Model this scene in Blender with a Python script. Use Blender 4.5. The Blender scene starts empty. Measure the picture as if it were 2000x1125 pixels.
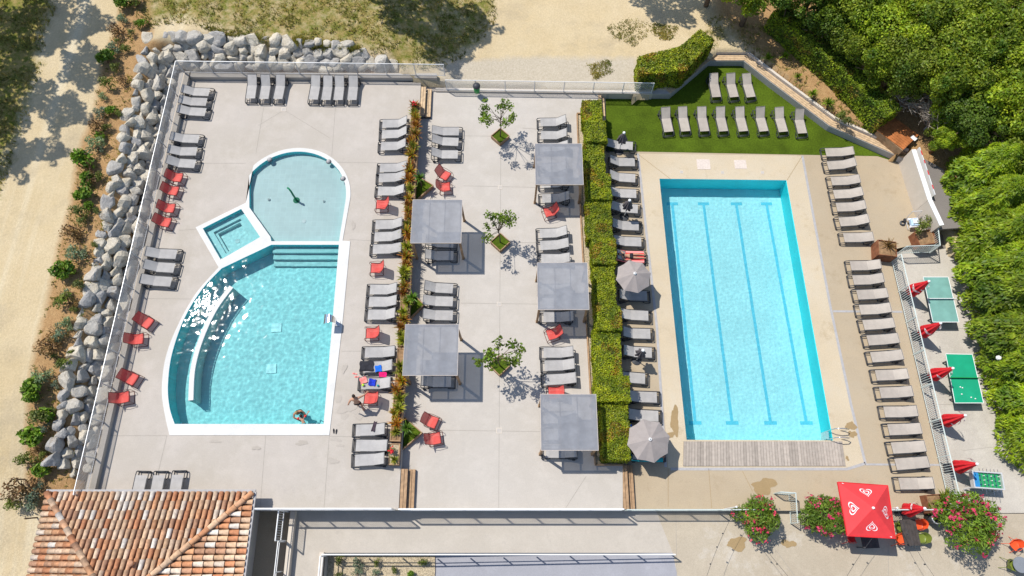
import bpy, bmesh, math, random
from mathutils import Vector, Matrix, noise
random.seed(7)
R = math.radians
S = bpy.context.scene
COL = S.collection
# ------------------------------------------------------------------ survey camera
TILT, CAMH, FOC = R(20.7), 36.5, 4000 / 3

def G(px, py, z=0.0):
    """ground survey: where the sight line through photo point px,py meets height z"""
    u, v = (px - 1000) / FOC, (562.5 - py) / FOC
    x, y, w = u, v * math.cos(TILT) + math.sin(TILT), v * math.sin(TILT) - math.cos(TILT)
    s = (z - CAMH) / w
    return Vector((x * s, y * s, z))

ZL, ZM, ZR, ZP, ZLOW = 0.45, 0.0, -0.45, -0.76, -0.85

# ------------------------------------------------------------------ mesh builder
class MB:
    def __init__(s):
        s.v, s.f, s.m, s.c = [], [], [], []
        s.mi, s.col = 0, None
    def face(s, pts):
        n = len(s.v)
        s.v.extend([tuple(p) for p in pts])
        s.f.append(tuple(range(n, n + len(pts))))
        s.m.append(s.mi); s.c.append(s.col)
    def mesh(s, vs, fs):
        n = len(s.v)
        s.v.extend([tuple(p) for p in vs])
        for f in fs:
            s.f.append(tuple(i + n for i in f)); s.m.append(s.mi); s.c.append(s.col)
    def box(s, c, d, rz=0.0, mat=None):
        cx, cy, cz = c; a, b, h = d[0] / 2, d[1] / 2, d[2] / 2
        M = mat if mat else Matrix.Rotation(rz, 3, 'Z')
        vs = [Vector((cx, cy, cz)) + M @ Vector((x * a, y * b, z * h)) for x in (-1, 1) for y in (-1, 1) for z in (-1, 1)]
        s.mesh(vs, [(0, 1, 3, 2), (4, 6, 7, 5), (0, 4, 5, 1), (2, 3, 7, 6), (0, 2, 6, 4), (1, 5, 7, 3)])
        return s
    def bar(s, p, q, w, h=None):
        p, q = Vector(p), Vector(q); h = h or w
        d = q - p; L = d.length
        if L < 1e-6: return s
        d /= L
        up = Vector((0, 0, 1)) if abs(d.z) < 0.95 else Vector((0, 1, 0))
        sd = d.cross(up).normalized(); up = sd.cross(d)
        return s.box((p + q) / 2, (L, w, h), mat=Matrix((d, -sd, up)).transposed())
    def tube(s, pts, r, n=6, closed=False, caps=True):
        pts = [Vector(p) for p in pts]; k = len(pts); base = len(s.v); rr = r if isinstance(r, (list, tuple)) else [r] * k
        prev = None
        for i, p in enumerate(pts):
            if closed: d = pts[(i + 1) % k] - pts[i - 1]
            else: d = pts[min(i + 1, k - 1)] - pts[max(i - 1, 0)]
            d.normalize()
            if prev is None:
                up = Vector((0, 0, 1)) if abs(d.z) < 0.9 else Vector((1, 0, 0))
                a = d.cross(up).normalized()
            else:
                a = (prev - d * prev.dot(d)).normalized()
            prev = a; b = d.cross(a)
            for j in range(n):
                t = 2 * math.pi * j / n
                s.v.append(tuple(p + (a * math.cos(t) + b * math.sin(t)) * rr[i]))
        seg = k if closed else k - 1
        for i in range(seg):
            for j in range(n):
                i2 = (i + 1) % k
                s.f.append((base + i * n + j, base + i * n + (j + 1) % n, base + i2 * n + (j + 1) % n, base + i2 * n + j))
                s.m.append(s.mi); s.c.append(s.col)
        if caps and not closed:
            s.f.append(tuple(base + j for j in reversed(range(n)))); s.m.append(s.mi); s.c.append(s.col)
            s.f.append(tuple(base + (k - 1) * n + j for j in range(n))); s.m.append(s.mi); s.c.append(s.col)
        return s
    def lathe(s, prof, c=(0, 0, 0), n=16):
        c = Vector(c); base = len(s.v)
        for r, z in prof:
            for j in range(n):
                t = 2 * math.pi * j / n
                s.v.append((c.x + r * math.cos(t), c.y + r * math.sin(t), c.z + z))
        for i in range(len(prof) - 1):
            for j in range(n):
                s.f.append((base + i * n + j, base + i * n + (j + 1) % n, base + (i + 1) * n + (j + 1) % n, base + (i + 1) * n + j))
                s.m.append(s.mi); s.c.append(s.col)
        return s
    def prism(s, pts, z0, z1):
        """vertical prism on a plan outline (counter-clockwise)"""
        n = len(pts); b = len(s.v)
        s.v.extend([(p[0], p[1], z0) for p in pts]); s.v.extend([(p[0], p[1], z1) for p in pts])
        for i in range(n):
            j = (i + 1) % n
            s.f.append((b + i, b + j, b + n + j, b + n + i)); s.m.append(s.mi); s.c.append(s.col)
        s.f.append(tuple(b + n + i for i in range(n))); s.m.append(s.mi); s.c.append(s.col)
        s.f.append(tuple(b + i for i in reversed(range(n)))); s.m.append(s.mi); s.c.append(s.col)
        return s
    def grid(s, fn, nu, nv):
        b = len(s.v)
        for i in range(nu + 1):
            for j in range(nv + 1):
                s.v.append(tuple(fn(i / nu, j / nv)))
        for i in range(nu):
            for j in range(nv):
                a = b + i * (nv + 1) + j
                s.f.append((a, a + 1, a + nv + 2, a + nv + 1)); s.m.append(s.mi); s.c.append(s.col)
        return s
    def data(s, name, mats, smooth=False, org=None):
        me = bpy.data.meshes.new(name)
        vs = s.v if org is None else [(x - org[0], y - org[1], z - org[2]) for x, y, z in s.v]
        me.from_pydata(vs, [], s.f)
        for m in (mats if isinstance(mats, (list, tuple)) else [mats]): me.materials.append(m)
        me.polygons.foreach_set('material_index', s.m)
        if smooth: me.polygons.foreach_set('use_smooth', [True] * len(s.f))
        if any(c is not None for c in s.c):
            at = me.color_attributes.new('col', 'FLOAT_COLOR', 'CORNER')
            buf = []
            for f, c in zip(s.f, s.c):
                c = c or (1, 1, 1)
                buf.extend((c[0], c[1], c[2], 1.0) * len(f))
            at.data.foreach_set('color', buf)
        me.update()
        return me
    def build(s, name, mats, parent=None, smooth=False, org=None):
        o = bpy.data.objects.new(name, s.data(name, mats, smooth, org))
        COL.objects.link(o)
        if parent: o.parent = parent
        elif org is not None: o.location = org
        return o

def fill(outer, holes=()):
    """triangulated flat sheet with holes -> verts, faces"""
    bm = bmesh.new(); edges = []
    for loop in [outer] + list(holes):
        vs = [bm.verts.new(p) for p in loop]
        for i in range(len(vs)): edges.append(bm.edges.new((vs[i], vs[(i + 1) % len(vs)])))
    bmesh.ops.triangle_fill(bm, use_beauty=True, use_dissolve=False, edges=edges, normal=(0, 0, 1))
    bm.verts.index_update()
    V = [v.co.copy() for v in bm.verts]; F = []
    for f in bm.faces:
        idx = [v.index for v in f.verts]
        if f.normal.z < 0: idx.reverse()
        F.append(tuple(idx))
    bm.free()
    return V, F

def sheet(name, outer, mat, holes=(), dz=0.0):
    m = MB(); V, F = fill([Vector(p) + Vector((0, 0, dz)) for p in outer], [[Vector(p) + Vector((0, 0, dz)) for p in h] for h in holes])
    m.mesh(V, F)
    return struct(m.build(name, mat))

def thing(name, label, cat, loc=(0, 0, 0), rz=0.0, group=None):
    o = bpy.data.objects.new(name, None); COL.objects.link(o)
    o.empty_display_size = 0.2
    o.location = loc; o.rotation_euler = (0, 0, rz)
    return tag(o, label, cat, group)
def tag(o, label, cat, group=None):
    o['label'] = label; o['category'] = cat
    if group: o['group'] = group
    return o
def struct(o):
    o['kind'] = 'structure'; return o
def stuff(o, label, cat):
    tag(o, label, cat); o['kind'] = 'stuff'; return o
def copy_tree(o, parent=None):
    c = o.copy(); COL.objects.link(c)
    if parent: c.parent = parent
    for ch in list(o.children): copy_tree(ch, c)
    return c
ONES = 'first second third fourth fifth sixth seventh eighth ninth tenth eleventh twelfth thirteenth fourteenth fifteenth sixteenth seventeenth eighteenth nineteenth'.split()
TENS = {2: ('twenty', 'twentieth'), 3: ('thirty', 'thirtieth'), 4: ('forty', 'fortieth'), 5: ('fifty', 'fiftieth'), 6: ('sixty', 'sixtieth')}
def ordn(n):
    if n < 20: return ONES[n - 1]
    t, u = divmod(n, 10)
    return TENS[t][1] if u == 0 else TENS[t][0] + '-' + ONES[u - 1]

# ------------------------------------------------------------------ materials
def new_mat(name):
    m = bpy.data.materials.new(name); m.use_nodes = True
    nt = m.node_tree; return m, nt, nt.nodes['Principled BSDF'], nt.nodes.new, nt.links.new
def mix(nt, a, b, fac, mode='MIX'):
    n = nt.nodes.new('ShaderNodeMix'); n.data_type = 'RGBA'; n.blend_type = mode; n.clamp_factor = True
    for sock, val in ((n.inputs['Factor'], fac), (n.inputs['A'], a), (n.inputs['B'], b)):
        if isinstance(val, bpy.types.NodeSocket): nt.links.new(val, sock)
        elif isinstance(val, (int, float)): sock.default_value = val
        else: sock.default_value = (*val[:3], 1)
    return n.outputs['Result']
def noise_tex(nt, scale, detail=3, rough=0.55, vec=None, lo=0.3, hi=0.7):
    n = nt.nodes.new('ShaderNodeTexNoise'); n.inputs['Scale'].default_value = scale
    n.inputs['Detail'].default_value = detail; n.inputs['Roughness'].default_value = rough
    if vec is None:
        vec = nt.nodes.new('ShaderNodeTexCoord').outputs['Object']
    nt.links.new(vec, n.inputs['Vector'])
    r = nt.nodes.new('ShaderNodeMapRange'); r.inputs['From Min'].default_value = lo; r.inputs['From Max'].default_value = hi
    nt.links.new(n.outputs['Fac'], r.inputs['Value'])
    return r.outputs['Result']
def bump(nt, h, strength, dist, bs):
    b = nt.nodes.new('ShaderNodeBump'); b.inputs['Strength'].default_value = strength; b.inputs['Distance'].default_value = dist
    nt.links.new(h, b.inputs['Height']); nt.links.new(b.outputs['Normal'], bs.inputs['Normal'])
def sc(c, k): return tuple(min(1, x * k) for x in c)

def M(name, base, rough=0.7, var=0.12, scale=6.0, bmp=0.0, spec=0.3, metal=0.0, attr=False, rnd=0.0, fine=0.0):
    m, nt, bs, new, link = new_mat(name)
    f = noise_tex(nt, scale)
    if attr:
        a = new('ShaderNodeAttribute'); a.attribute_name = 'col'
        c = mix(nt, (1 - var,) * 3, (1 + var,) * 3, f); c = mix(nt, a.outputs['Color'], c, 1.0, 'MULTIPLY')
        c = mix(nt, c, base, 1.0, 'MULTIPLY')
    else:
        c = mix(nt, sc(base, 1 - var), sc(base, 1 + var), f)
    if fine:
        g = noise_tex(nt, scale * 14, 2)
        c = mix(nt, c, mix(nt, (1 - fine,) * 3, (1 + fine,) * 3, g), 1.0, 'MULTIPLY')
    if rnd:
        oi = new('ShaderNodeObjectInfo'); mr = new('ShaderNodeMapRange')
        mr.inputs['To Min'].default_value = 1 - rnd; mr.inputs['To Max'].default_value = 1 + rnd
        link(oi.outputs['Random'], mr.inputs['Value'])
        cb = new('ShaderNodeCombineColor')
        for k in range(3): link(mr.outputs['Result'], cb.inputs[k])
        c = mix(nt, c, cb.outputs['Color'], 1.0, 'MULTIPLY')
    link(c, bs.inputs['Base Color'])
    bs.inputs['Roughness'].default_value = rough; bs.inputs['Specular IOR Level'].default_value = spec
    bs.inputs['Metallic'].default_value = metal
    if bmp: bump(nt, noise_tex(nt, scale * 5, 4), 0.6, bmp, bs)
    return m

def concrete(name, base, stain, fine=0.10, tint2=None):
    """poured concrete: broad blotches, mid scale wear, aggregate speckle"""
    m, nt, bs, new, link = new_mat(name)
    c = mix(nt, base, stain, noise_tex(nt, 0.22, 5, 0.6, lo=0.35, hi=0.75))
    c = mix(nt, c, sc(base, 1.10), noise_tex(nt, 0.9, 4, 0.7, lo=0.45, hi=0.8)); c = mix(nt, c, sc(base, 0.86), noise_tex(nt, 1.7, 8, 0.8, lo=0.56, hi=0.78))
    if tint2: c = mix(nt, c, tint2, noise_tex(nt, 0.5, 6, 0.75, lo=0.58, hi=0.72))
    c = mix(nt, c, mix(nt, (1 - fine,) * 3, (1 + fine,) * 3, noise_tex(nt, 22, 3, 0.8)), 1.0, 'MULTIPLY')
    link(c, bs.inputs['Base Color']); bs.inputs['Roughness'].default_value = 0.85; bs.inputs['Specular IOR Level'].default_value = 0.2
    bump(nt, noise_tex(nt, 60, 3), 0.25, 0.004, bs)
    return m

def leafy(name, base, var=0.35, trans=0.3, rnd=0.15, scale=1.2, tip=None):
    m, nt, bs, new, link = new_mat(name)
    a = new('ShaderNodeAttribute'); a.attribute_name = 'col'
    f = noise_tex(nt, scale, 3)
    c = mix(nt, sc(base, 1 - var), tip or sc(base, 1 + var), f)
    c = mix(nt, c, a.outputs['Color'], 1.0, 'MULTIPLY')
    oi = new('ShaderNodeObjectInfo'); mr = new('ShaderNodeMapRange')
    mr.inputs['To Min'].default_value = 1 - rnd; mr.inputs['To Max'].default_value = 1 + rnd
    link(oi.outputs['Random'], mr.inputs['Value'])
    cb = new('ShaderNodeCombineColor')
    link(mr.outputs['Result'], cb.inputs[0]); link(mr.outputs['Result'], cb.inputs[1]); cb.inputs[2].default_value = 1
    c = mix(nt, c, cb.outputs['Color'], 1.0, 'MULTIPLY')
    link(c, bs.inputs['Base Color']); bs.inputs['Roughness'].default_value = 0.5; bs.inputs['Specular IOR Level'].default_value = 0.35
    tr = new('ShaderNodeBsdfTranslucent'); link(c, tr.inputs['Color'])
    ms = new('ShaderNodeMixShader'); ms.inputs['Fac'].default_value = trans
    link(bs.outputs[0], ms.inputs[1]); link(tr.outputs[0], ms.inputs[2])
    link(ms.outputs[0], nt.nodes['Material Output'].inputs['Surface'])
    return m

def fabric_mesh(name, base, open_=0.3, tl_=0.25):
    """woven sling: solid threads with small gaps that let some light through"""
    m, nt, bs, new, link = new_mat(name)
    c = mix(nt, sc(base, 0.90), sc(base, 1.07), noise_tex(nt, 3, 3))
    oi = new('ShaderNodeObjectInfo'); c = mix(nt, c, (0.86, 0.86, 0.87), mix(nt, (0, 0, 0), (1, 1, 1), oi.outputs['Random']), 'MULTIPLY') if tl_ < .1 else c
    link(c, bs.inputs['Base Color']); bs.inputs['Roughness'].default_value = 0.8; bs.inputs['Specular IOR Level'].default_value = 0.15
    tr = new('ShaderNodeBsdfTransparent'); ms = new('ShaderNodeMixShader'); ms.inputs['Fac'].default_value = open_
    tl = new('ShaderNodeBsdfTranslucent'); link(c, tl.inputs['Color'])
    m2 = new('ShaderNodeMixShader'); m2.inputs['Fac'].default_value = tl_
    link(bs.outputs[0], m2.inputs[1]); link(tl.outputs[0], m2.inputs[2])
    link(m2.outputs[0], ms.inputs[1]); link(tr.outputs[0], ms.inputs[2])
    link(ms.outputs[0], nt.nodes['Material Output'].inputs['Surface'])
    return m

def pool_tile(name, base, size=0.05, var=0.12):
    m, nt, bs, new, link = new_mat(name)
    tc = new('ShaderNodeTexCoord').outputs['Object']
    br = new('ShaderNodeTexBrick'); br.offset = 0; br.inputs['Scale'].default_value = 1; br.inputs['Brick Width'].default_value = size * 4; br.inputs['Row Height'].default_value = size * 4
    br.inputs['Mortar Size'].default_value = 0.006; br.inputs['Color1'].default_value = (*sc(base, 1 - var), 1); br.inputs['Color2'].default_value = (*sc(base, 1 + var * .6), 1); br.inputs['Mortar'].default_value = (*sc(base, 1.15), 1)
    link(tc, br.inputs['Vector'])
    c = mix(nt, br.outputs['Color'], sc(base, 0.85), noise_tex(nt, 0.6, 4, lo=0.4, hi=0.9))
    link(c, bs.inputs['Base Color']); bs.inputs['Roughness'].default_value = 0.5
    return m

m_deck = concrete('pale deck concrete', (0.425, 0.385, 0.345), (0.385, 0.345, 0.29), 0.09)
m_deck_mid = concrete('middle deck concrete', (0.445, 0.41, 0.37), (0.405, 0.368, 0.32), 0.09)
m_surround = concrete('sandstone pool surround', (0.47, 0.385, 0.265), (0.53, 0.465, 0.36), 0.14, (0.39, 0.31, 0.20))
m_tan = concrete('tan deck concrete', (0.375, 0.30, 0.205), (0.40, 0.335, 0.245), 0.11, (0.33, 0.26, 0.17))
m_plaza = concrete('weathered plaza concrete', (0.41, 0.355, 0.275), (0.35, 0.295, 0.22), 0.13, (0.47, 0.425, 0.36))
m_terrace = concrete('old terrace concrete', (0.47, 0.435, 0.38), (0.36, 0.325, 0.28), 0.14, (0.55, 0.52, 0.47))
m_ramp = concrete('ramp concrete', (0.43, 0.39, 0.34), (0.39, 0.35, 0.295), 0.08)
m_bluepath = concrete('blue grey path concrete', (0.30, 0.30, 0.325), (0.26, 0.26, 0.285), 0.10)
m_asphalt = concrete('old asphalt', (0.20, 0.18, 0.165), (0.15, 0.135, 0.125), 0.2)
m_wallc = concrete('grey wall concrete', (0.42, 0.40, 0.375), (0.36, 0.34, 0.31), 0.08)
m_render = concrete('pale wall render', (0.56, 0.50, 0.43), (0.52, 0.46, 0.38), 0.05)
m_coping = concrete('white pool coping', (0.60, 0.595, 0.575), (0.53, 0.525, 0.505), 0.06)
m_joint = M('joint sealant', (0.30, 0.275, 0.24), 0.9, 0.1)
m_drainstrip = M('grey drain channel', (0.36, 0.35, 0.35), 0.7, 0.1, 8)
m_stain = concrete('wet concrete', (0.31, 0.22, 0.115), (0.28, 0.20, 0.10), 0.10)
m_wood = M('larch timber', (0.34, 0.215, 0.12), 0.7, 0.25, 5, 0.003)
m_woodpale = M('sunbleached bench timber', (0.50, 0.36, 0.22), 0.7, 0.2, 5, 0.003)
m_woodgrey = M('silvered decking', (0.36, 0.315, 0.275), 0.8, 0.12, 5, 0.003, attr=True)
m_woodred = M('stained timber', (0.38, 0.135, 0.045), 0.45, 0.3, 3, 0.003)
m_rust = M('rusted steel', (0.22, 0.085, 0.04), 0.8, 0.3, 4, 0.003)
m_frame = M('charcoal resin frame', (0.045, 0.048, 0.055), 0.5, 0.1, 4)
m_sling = fabric_mesh('taupe sling weave', (0.43, 0.415, 0.40), 0.05, .06)
m_sling_warm = fabric_mesh('sand sling weave', (0.46, 0.41, 0.355), 0.05, .06)
m_red = fabric_mesh('red woven cord', (0.66, 0.10, 0.085), 0.10, .12)
m_redframe = M('dark red tube', (0.12, 0.025, 0.022), 0.4, 0.1)
m_canopy = fabric_mesh('grey shade cloth', (0.275, 0.285, 0.31), 0.13, .08)
m_taupe = M('taupe parasol cloth', (0.30, 0.265, 0.25), 0.85, 0.06, 4)
m_darkcloth = M('folded charcoal cloth', (0.12, 0.105, 0.11), 0.9, 0.2, 4)
m_white = M('white paint', (0.74, 0.74, 0.73), 0.5, 0.04, 4)
m_steel = M('galvanised steel', (0.62, 0.62, 0.62), 0.45, 0.08, 6, metal=0.3)
m_greenrail = M('pale green rail paint', (0.52, 0.58, 0.55), 0.5, 0.06, 6)
m_metal = M('polished steel', (0.75, 0.75, 0.76), 0.15, 0.02, 4, metal=1.0)
m_earth = M('mulch earth', (0.27, 0.165, 0.085), 0.95, 0.35, 5, 0.03)
m_gravel = M('cream gravel', (0.45, 0.37, 0.25), 0.95, 0.45, 16, 0.03, fine=0.2)
m_turf = M('artificial turf', (0.062, 0.098, 0.006), 0.85, 0.26, 0.8, 0.01, spec=0.1, fine=0.25)
m_bark = M('bark', (0.16, 0.11, 0.075), 0.9, 0.3, 12, 0.01)
m_deadwood = M('bleached dead twigs', (0.36, 0.31, 0.26), 0.9, 0.25, 12)
m_leaf = leafy('broad leaf green', rnd=.3, base=(0.085, 0.19, 0.012), trans=.38, tip=(0.37, 0.45, 0.03), scale=.8)
m_leafdark = leafy('dark leaf green', (0.07, 0.15, 0.014), tip=(0.16, 0.25, 0.02))
m_thuja = leafy('conifer spray green', rnd=.22, base=(0.09, 0.20, 0.012), trans=.4, tip=(0.36, 0.47, 0.02), scale=0.9)
m_hedge = leafy('clipped hedge green', (0.15, 0.23, 0.008), tip=(0.38, 0.42, 0.012), trans=0.25, scale=1.6)
m_olive = leafy('citrus leaf green', (0.10, 0.19, 0.015), tip=(0.20, 0.29, 0.025))
m_shrub = leafy('planted shrub leaf', (0.12, 0.18, 0.03), rnd=0.25, tip=(0.24, 0.27, 0.06))
m_silver = leafy('silver shrub leaf', (0.24, 0.31, 0.18), rnd=0.2)
m_brownleaf = leafy('bronze shrub leaf', (0.22, 0.13, 0.05), rnd=0.2)
m_tuft = leafy('sword leaf', (0.30, 0.29, 0.04), tip=(0.42, 0.36, 0.06), rnd=0.3)
m_oleander = leafy('oleander leaf', (0.11, 0.22, 0.018), tip=(0.22, 0.33, 0.03))
m_flower = leafy('pink blossom', (0.62, 0.05, 0.13), var=0.25, rnd=0.1)
m_grass = leafy('meadow grass blade', (0.15, 0.19, 0.02), tip=(0.33, 0.29, 0.07), rnd=0.0, scale=0.5)
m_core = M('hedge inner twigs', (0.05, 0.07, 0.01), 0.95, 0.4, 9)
# ------------------------------------------------------------------ camera, sky, sun
cd = bpy.data.cameras.new('camera'); cam = bpy.data.objects.new('camera', cd); COL.objects.link(cam)
cam.location = (0, 0, CAMH); cam.rotation_euler = (TILT, 0, 0)
cd.sensor_width = 36; cd.lens = 24; cd.clip_start = 0.5; cd.clip_end = 600
S.camera = cam
SUN = Vector((0.423, -0.308, -0.853)).normalized()
w = bpy.data.worlds.new('World'); S.world = w; w.use_nodes = True
nt = w.node_tree; sky = nt.nodes.new('ShaderNodeTexSky'); sky.sky_type = 'NISHITA'; sky.sun_disc = False
sky.sun_elevation = math.asin(-SUN.z); sky.sun_rotation = math.atan2(-SUN.x, -SUN.y)
sky.air_density = 1.0; sky.dust_density = 0.6
bg = nt.nodes['Background']; bg.inputs['Strength'].default_value = 0.13
nt.links.new(sky.outputs[0], bg.inputs['Color'])
ld = bpy.data.lights.new('sun', 'SUN'); ld.energy = 4.5; ld.angle = R(0.5); ld.color = (1.0, 0.955, 0.88)
lo = bpy.data.objects.new('sun', ld); COL.objects.link(lo); lo.location = (-20, 15, 50)
lo.rotation_euler = SUN.to_track_quat('-Z', 'Y').to_euler()
S.view_settings.view_transform = 'Standard'; S.view_settings.look = 'None'; S.view_settings.gamma = 1
S.view_settings.exposure = 0.22
S.cycles.use_denoising = True
S.cycles.max_bounces = 8; S.cycles.transparent_max_bounces = 16; S.cycles.diffuse_bounces = 4
S.cycles.caustics_reflective = False; S.cycles.caustics_refractive = False
S.cycles.sample_clamp_indirect = 4

# ------------------------------------------------------------------ terrain
Y0 = 1.70
LMt, LMb = G(822, 165, ZL), G(779, 985, ZL)
def LM(y): return LMb.x + (LMt.x - LMb.x) * (y - LMb.y) / (LMt.y - LMb.y)
MR = [G(x, y, ZM) for x, y in ((1216, 985), (1216, 908), (1207, 800), (1199, 640), (1187, 480), (1172, 330), (1166, 240), (1168, 185))]
MR[0].y = Y0
LAWNW = [G(x, y, ZR) for x, y in ((1183, 193), (1307, 193), (1383, 129), (1448, 129), (1500, 170), (1613, 255), (1757, 319))]
KERB = [G(x, y, ZP) for x, y in ((1872, 500), (1905, 600), (1945, 745), (2000, 925), (2060, 1130))]
def lerpt(x, tab):
    if x <= tab[0][0]: return tab[0][1]
    for (a, va), (b, vb) in zip(tab, tab[1:]):
        if x <= b: return va + (vb - va) * (x - a) / (b - a)
    return tab[-1][1]
def inside(x, y, poly):
    c = False; n = len(poly)
    for i in range(n):
        x1, y1 = poly[i][0], poly[i][1]; x2, y2 = poly[i - 1][0], poly[i - 1][1]
        if (y1 > y) != (y2 > y) and x < (x2 - x1) * (y - y1) / (y2 - y1) + x1: c = not c
    return c
CUT = [(-21.75, -8), (-21.2, 28.75), (-8.0, 28.0), (LMt.x, 27.55), (7.6, 27.2), (7.7, 26.6)] + [(p.x + 0.35, p.y + 0.45) for p in LAWNW[1:]] + \
      [(21.5, 22.6), (24.0, 22.4), (25.6, 17.6), (26.0, 15.6)] + [(p.x + 0.3, p.y) for p in KERB] + [(30, -8)]
def ext(x, y):
    north = lerpt(x, ((-20, 2.15), (-8, 1.2), (-3.5, 0.2), (0, 0.06), (8, 0.12), (14, 0.45), (30, 0.6)))
    left = lerpt(y, ((-1, .2), (2.5, .75), (7, 1.75), (10, 2.05)))
    right = lerpt(y, ((8, -0.7), (24, 0.45)))
    if x < -20.5: z = left
    elif x > 14: z = right
    else: z = north
    # boulder batter falls towards the deck
    if x < -21 and y < 30.5: z = min(z, 0.3 + max(0, (-21.7 - x)) * 1.6 + (max(0, y - 28.9) * 1.9 if y > 28.9 else 0))
    if -21.3 <= x < -7.3: z = min(z, 0.3 + max(0, y - 28.6 - 0.0) * 1.2)
    return z
def zt(x, y):
    return -3.2 if inside(x, y, CUT) else ext(x, y)
def GT(px, py):
    z = 0.5
    for _ in range(8):
        p = G(px, py, z); z = ext(p.x, p.y)
    return Vector((p.x, p.y, z))
def pxpoly(l, z=1.9): return [G(a, b, z) for a, b in l]
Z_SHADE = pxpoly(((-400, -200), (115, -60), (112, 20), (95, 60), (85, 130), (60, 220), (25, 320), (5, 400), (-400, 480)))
Z_BED = pxpoly(((240, -60), (232, 40), (200, 130), (185, 220), (152, 300), (140, 400), (118, 470), (95, 590), (60, 720), (30, 880), (22, 965), (50, 1010), (100, 960), (150, 800), (190, 600), (230, 350), (260, 180), (300, 70), (300, -60)))
Z_MEADOW = pxpoly(((285, -80), (290, 75), (350, 62), (500, 92), (700, 105), (745, 112), (760, 135), (855, 120), (950, 60), (1000, -80)), 1.2)
Z_GREEN = [pxpoly(l, 0.4) for l in (((1185, 45), (1230, 28), (1290, 45), (1240, 85), (1200, 70)), ((1275, 40), (1330, 50), (1310, 75), (1280, 70)), ((1150, 120), (1190, 110), (1200, 135), (1160, 150)))]
Z_SLOPE = pxpoly(((1330, 60), (1400, 30), (1500, 40), (1600, 150), (1760, 262), (1740, 300), (1600, 230), (1450, 95), (1390, 98)), 0.4)
Z_SPARSE = [Vector(p) for p in ((-2, 27), (14, 27), (14, 40), (2, 40))]
Z_BAT = [Vector(p) for p in ((-23.2, -8), (-23.3, 29.6), (-21, 29.7), (-8, 29.0), (-7.6, 27), (-20, 27), (-20, -8))]
Z_WOOD = [Vector(p) for p in ((13.0, 60), (13.6, 33.2), (16.5, 29.0), (19.5, 24.8), (21, 22), (30, 16), (27, -10), (60, -10), (60, 60))]
Z_GRAV = pxpoly(((860, 125), (1000, 110), (1240, 112), (1260, 175), (860, 175)), 0.1)
tm = MB(); STEP = 0.35; NX, NY = int(64 / STEP), int(44 / STEP)
X0_, Y0_ = -33.0, -6.0
# fine sheet in view, with a coarse skirt out to the horizon
xs = [-400, -150, -80, -50, -40] + [-36 + i * STEP for i in range(int(74 / STEP) + 1)] + [42, 55, 85, 160, 400]
ys = [-400, -120, -50, -20] + [-8 + i * STEP for i in range(int(46 / STEP) + 1)] + [41, 50, 80, 160, 400]
for x in xs:
    for y in ys:
        n = noise.noise(Vector((x * 0.5, y * 0.5, 0))) * 0.05 + noise.noise(Vector((x * 1.7, y * 1.7, 3))) * 0.02
        tm.v.append((x, y, zt(x, y) + n - 0.04))
nyv = len(ys)
for i in range(len(xs) - 1):
    for j in range(nyv - 1):
        a = i * nyv + j; tm.f.append((a, a + nyv, a + nyv + 1, a + 1)); tm.m.append(0); tm.c.append(None)
me = tm.data('ground', [], True)
at = me.color_attributes.new('zone', 'FLOAT_COLOR', 'POINT')
def soft(x, y, poly, w_=.9):
    """1 inside, 0 outside, ramping across the outline"""
    d = 9e9; n_ = len(poly)
    for i in range(n_):
        ax, ay, bx, by = poly[i - 1].x, poly[i - 1].y, poly[i].x, poly[i].y; dx, dy = bx - ax, by - ay
        t_ = max(0, min(1, ((x - ax) * dx + (y - ay) * dy) / (dx * dx + dy * dy + 1e-9))); d = min(d, math.hypot(x - ax - dx * t_, y - ay - dy * t_))
    d = d if inside(x, y, poly) else -d
    return max(0, min(1, .5 + d / w_ / 2))
buf = []
for x, y, z in tm.v:
    g = b = gr = 0.0
    if -42 < x < 42 and -10 < y < 45:
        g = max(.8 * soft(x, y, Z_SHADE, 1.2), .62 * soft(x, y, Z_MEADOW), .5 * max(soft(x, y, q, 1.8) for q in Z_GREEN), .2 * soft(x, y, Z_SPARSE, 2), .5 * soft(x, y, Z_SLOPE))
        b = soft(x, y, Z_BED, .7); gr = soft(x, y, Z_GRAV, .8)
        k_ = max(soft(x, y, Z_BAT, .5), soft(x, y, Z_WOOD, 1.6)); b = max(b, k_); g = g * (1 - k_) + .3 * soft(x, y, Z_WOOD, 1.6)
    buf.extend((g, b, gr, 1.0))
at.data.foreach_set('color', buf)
m_ground, nt, bs, new, link = new_mat('sandy ground')
a = new('ShaderNodeAttribute'); a.attribute_name = 'zone'; sp = new('ShaderNodeSeparateColor'); link(a.outputs['Color'], sp.inputs[0])
sand = mix(nt, (0.51, 0.40, 0.235), (0.57, 0.465, 0.30), noise_tex(nt, 0.35, 5, 0.65))
tcn = new('ShaderNodeTexCoord'); mp = new('ShaderNodeMapping'); mp.inputs['Scale'].default_value = (1.6, 0.07, 1); mp.inputs['Rotation'].default_value = (0, 0, R(4)); link(tcn.outputs['Object'], mp.inputs['Vector'])
sx_ = new('ShaderNodeSeparateXYZ'); link(tcn.outputs['Object'], sx_.inputs[0]); lim = new('ShaderNodeMapRange'); lim.inputs['From Min'].default_value = -15; lim.inputs['From Max'].default_value = -20; link(sx_.outputs[0], lim.inputs['Value'])
bm_ = new('ShaderNodeMath'); bm_.operation = 'MULTIPLY'; link(noise_tex(nt, 0.55, 3, 0.5, vec=mp.outputs['Vector'], lo=0.5, hi=0.72), bm_.inputs[0]); link(lim.outputs['Result'], bm_.inputs[1])
sand = mix(nt, sand, (0.61, 0.525, 0.37), bm_.outputs[0])
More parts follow.
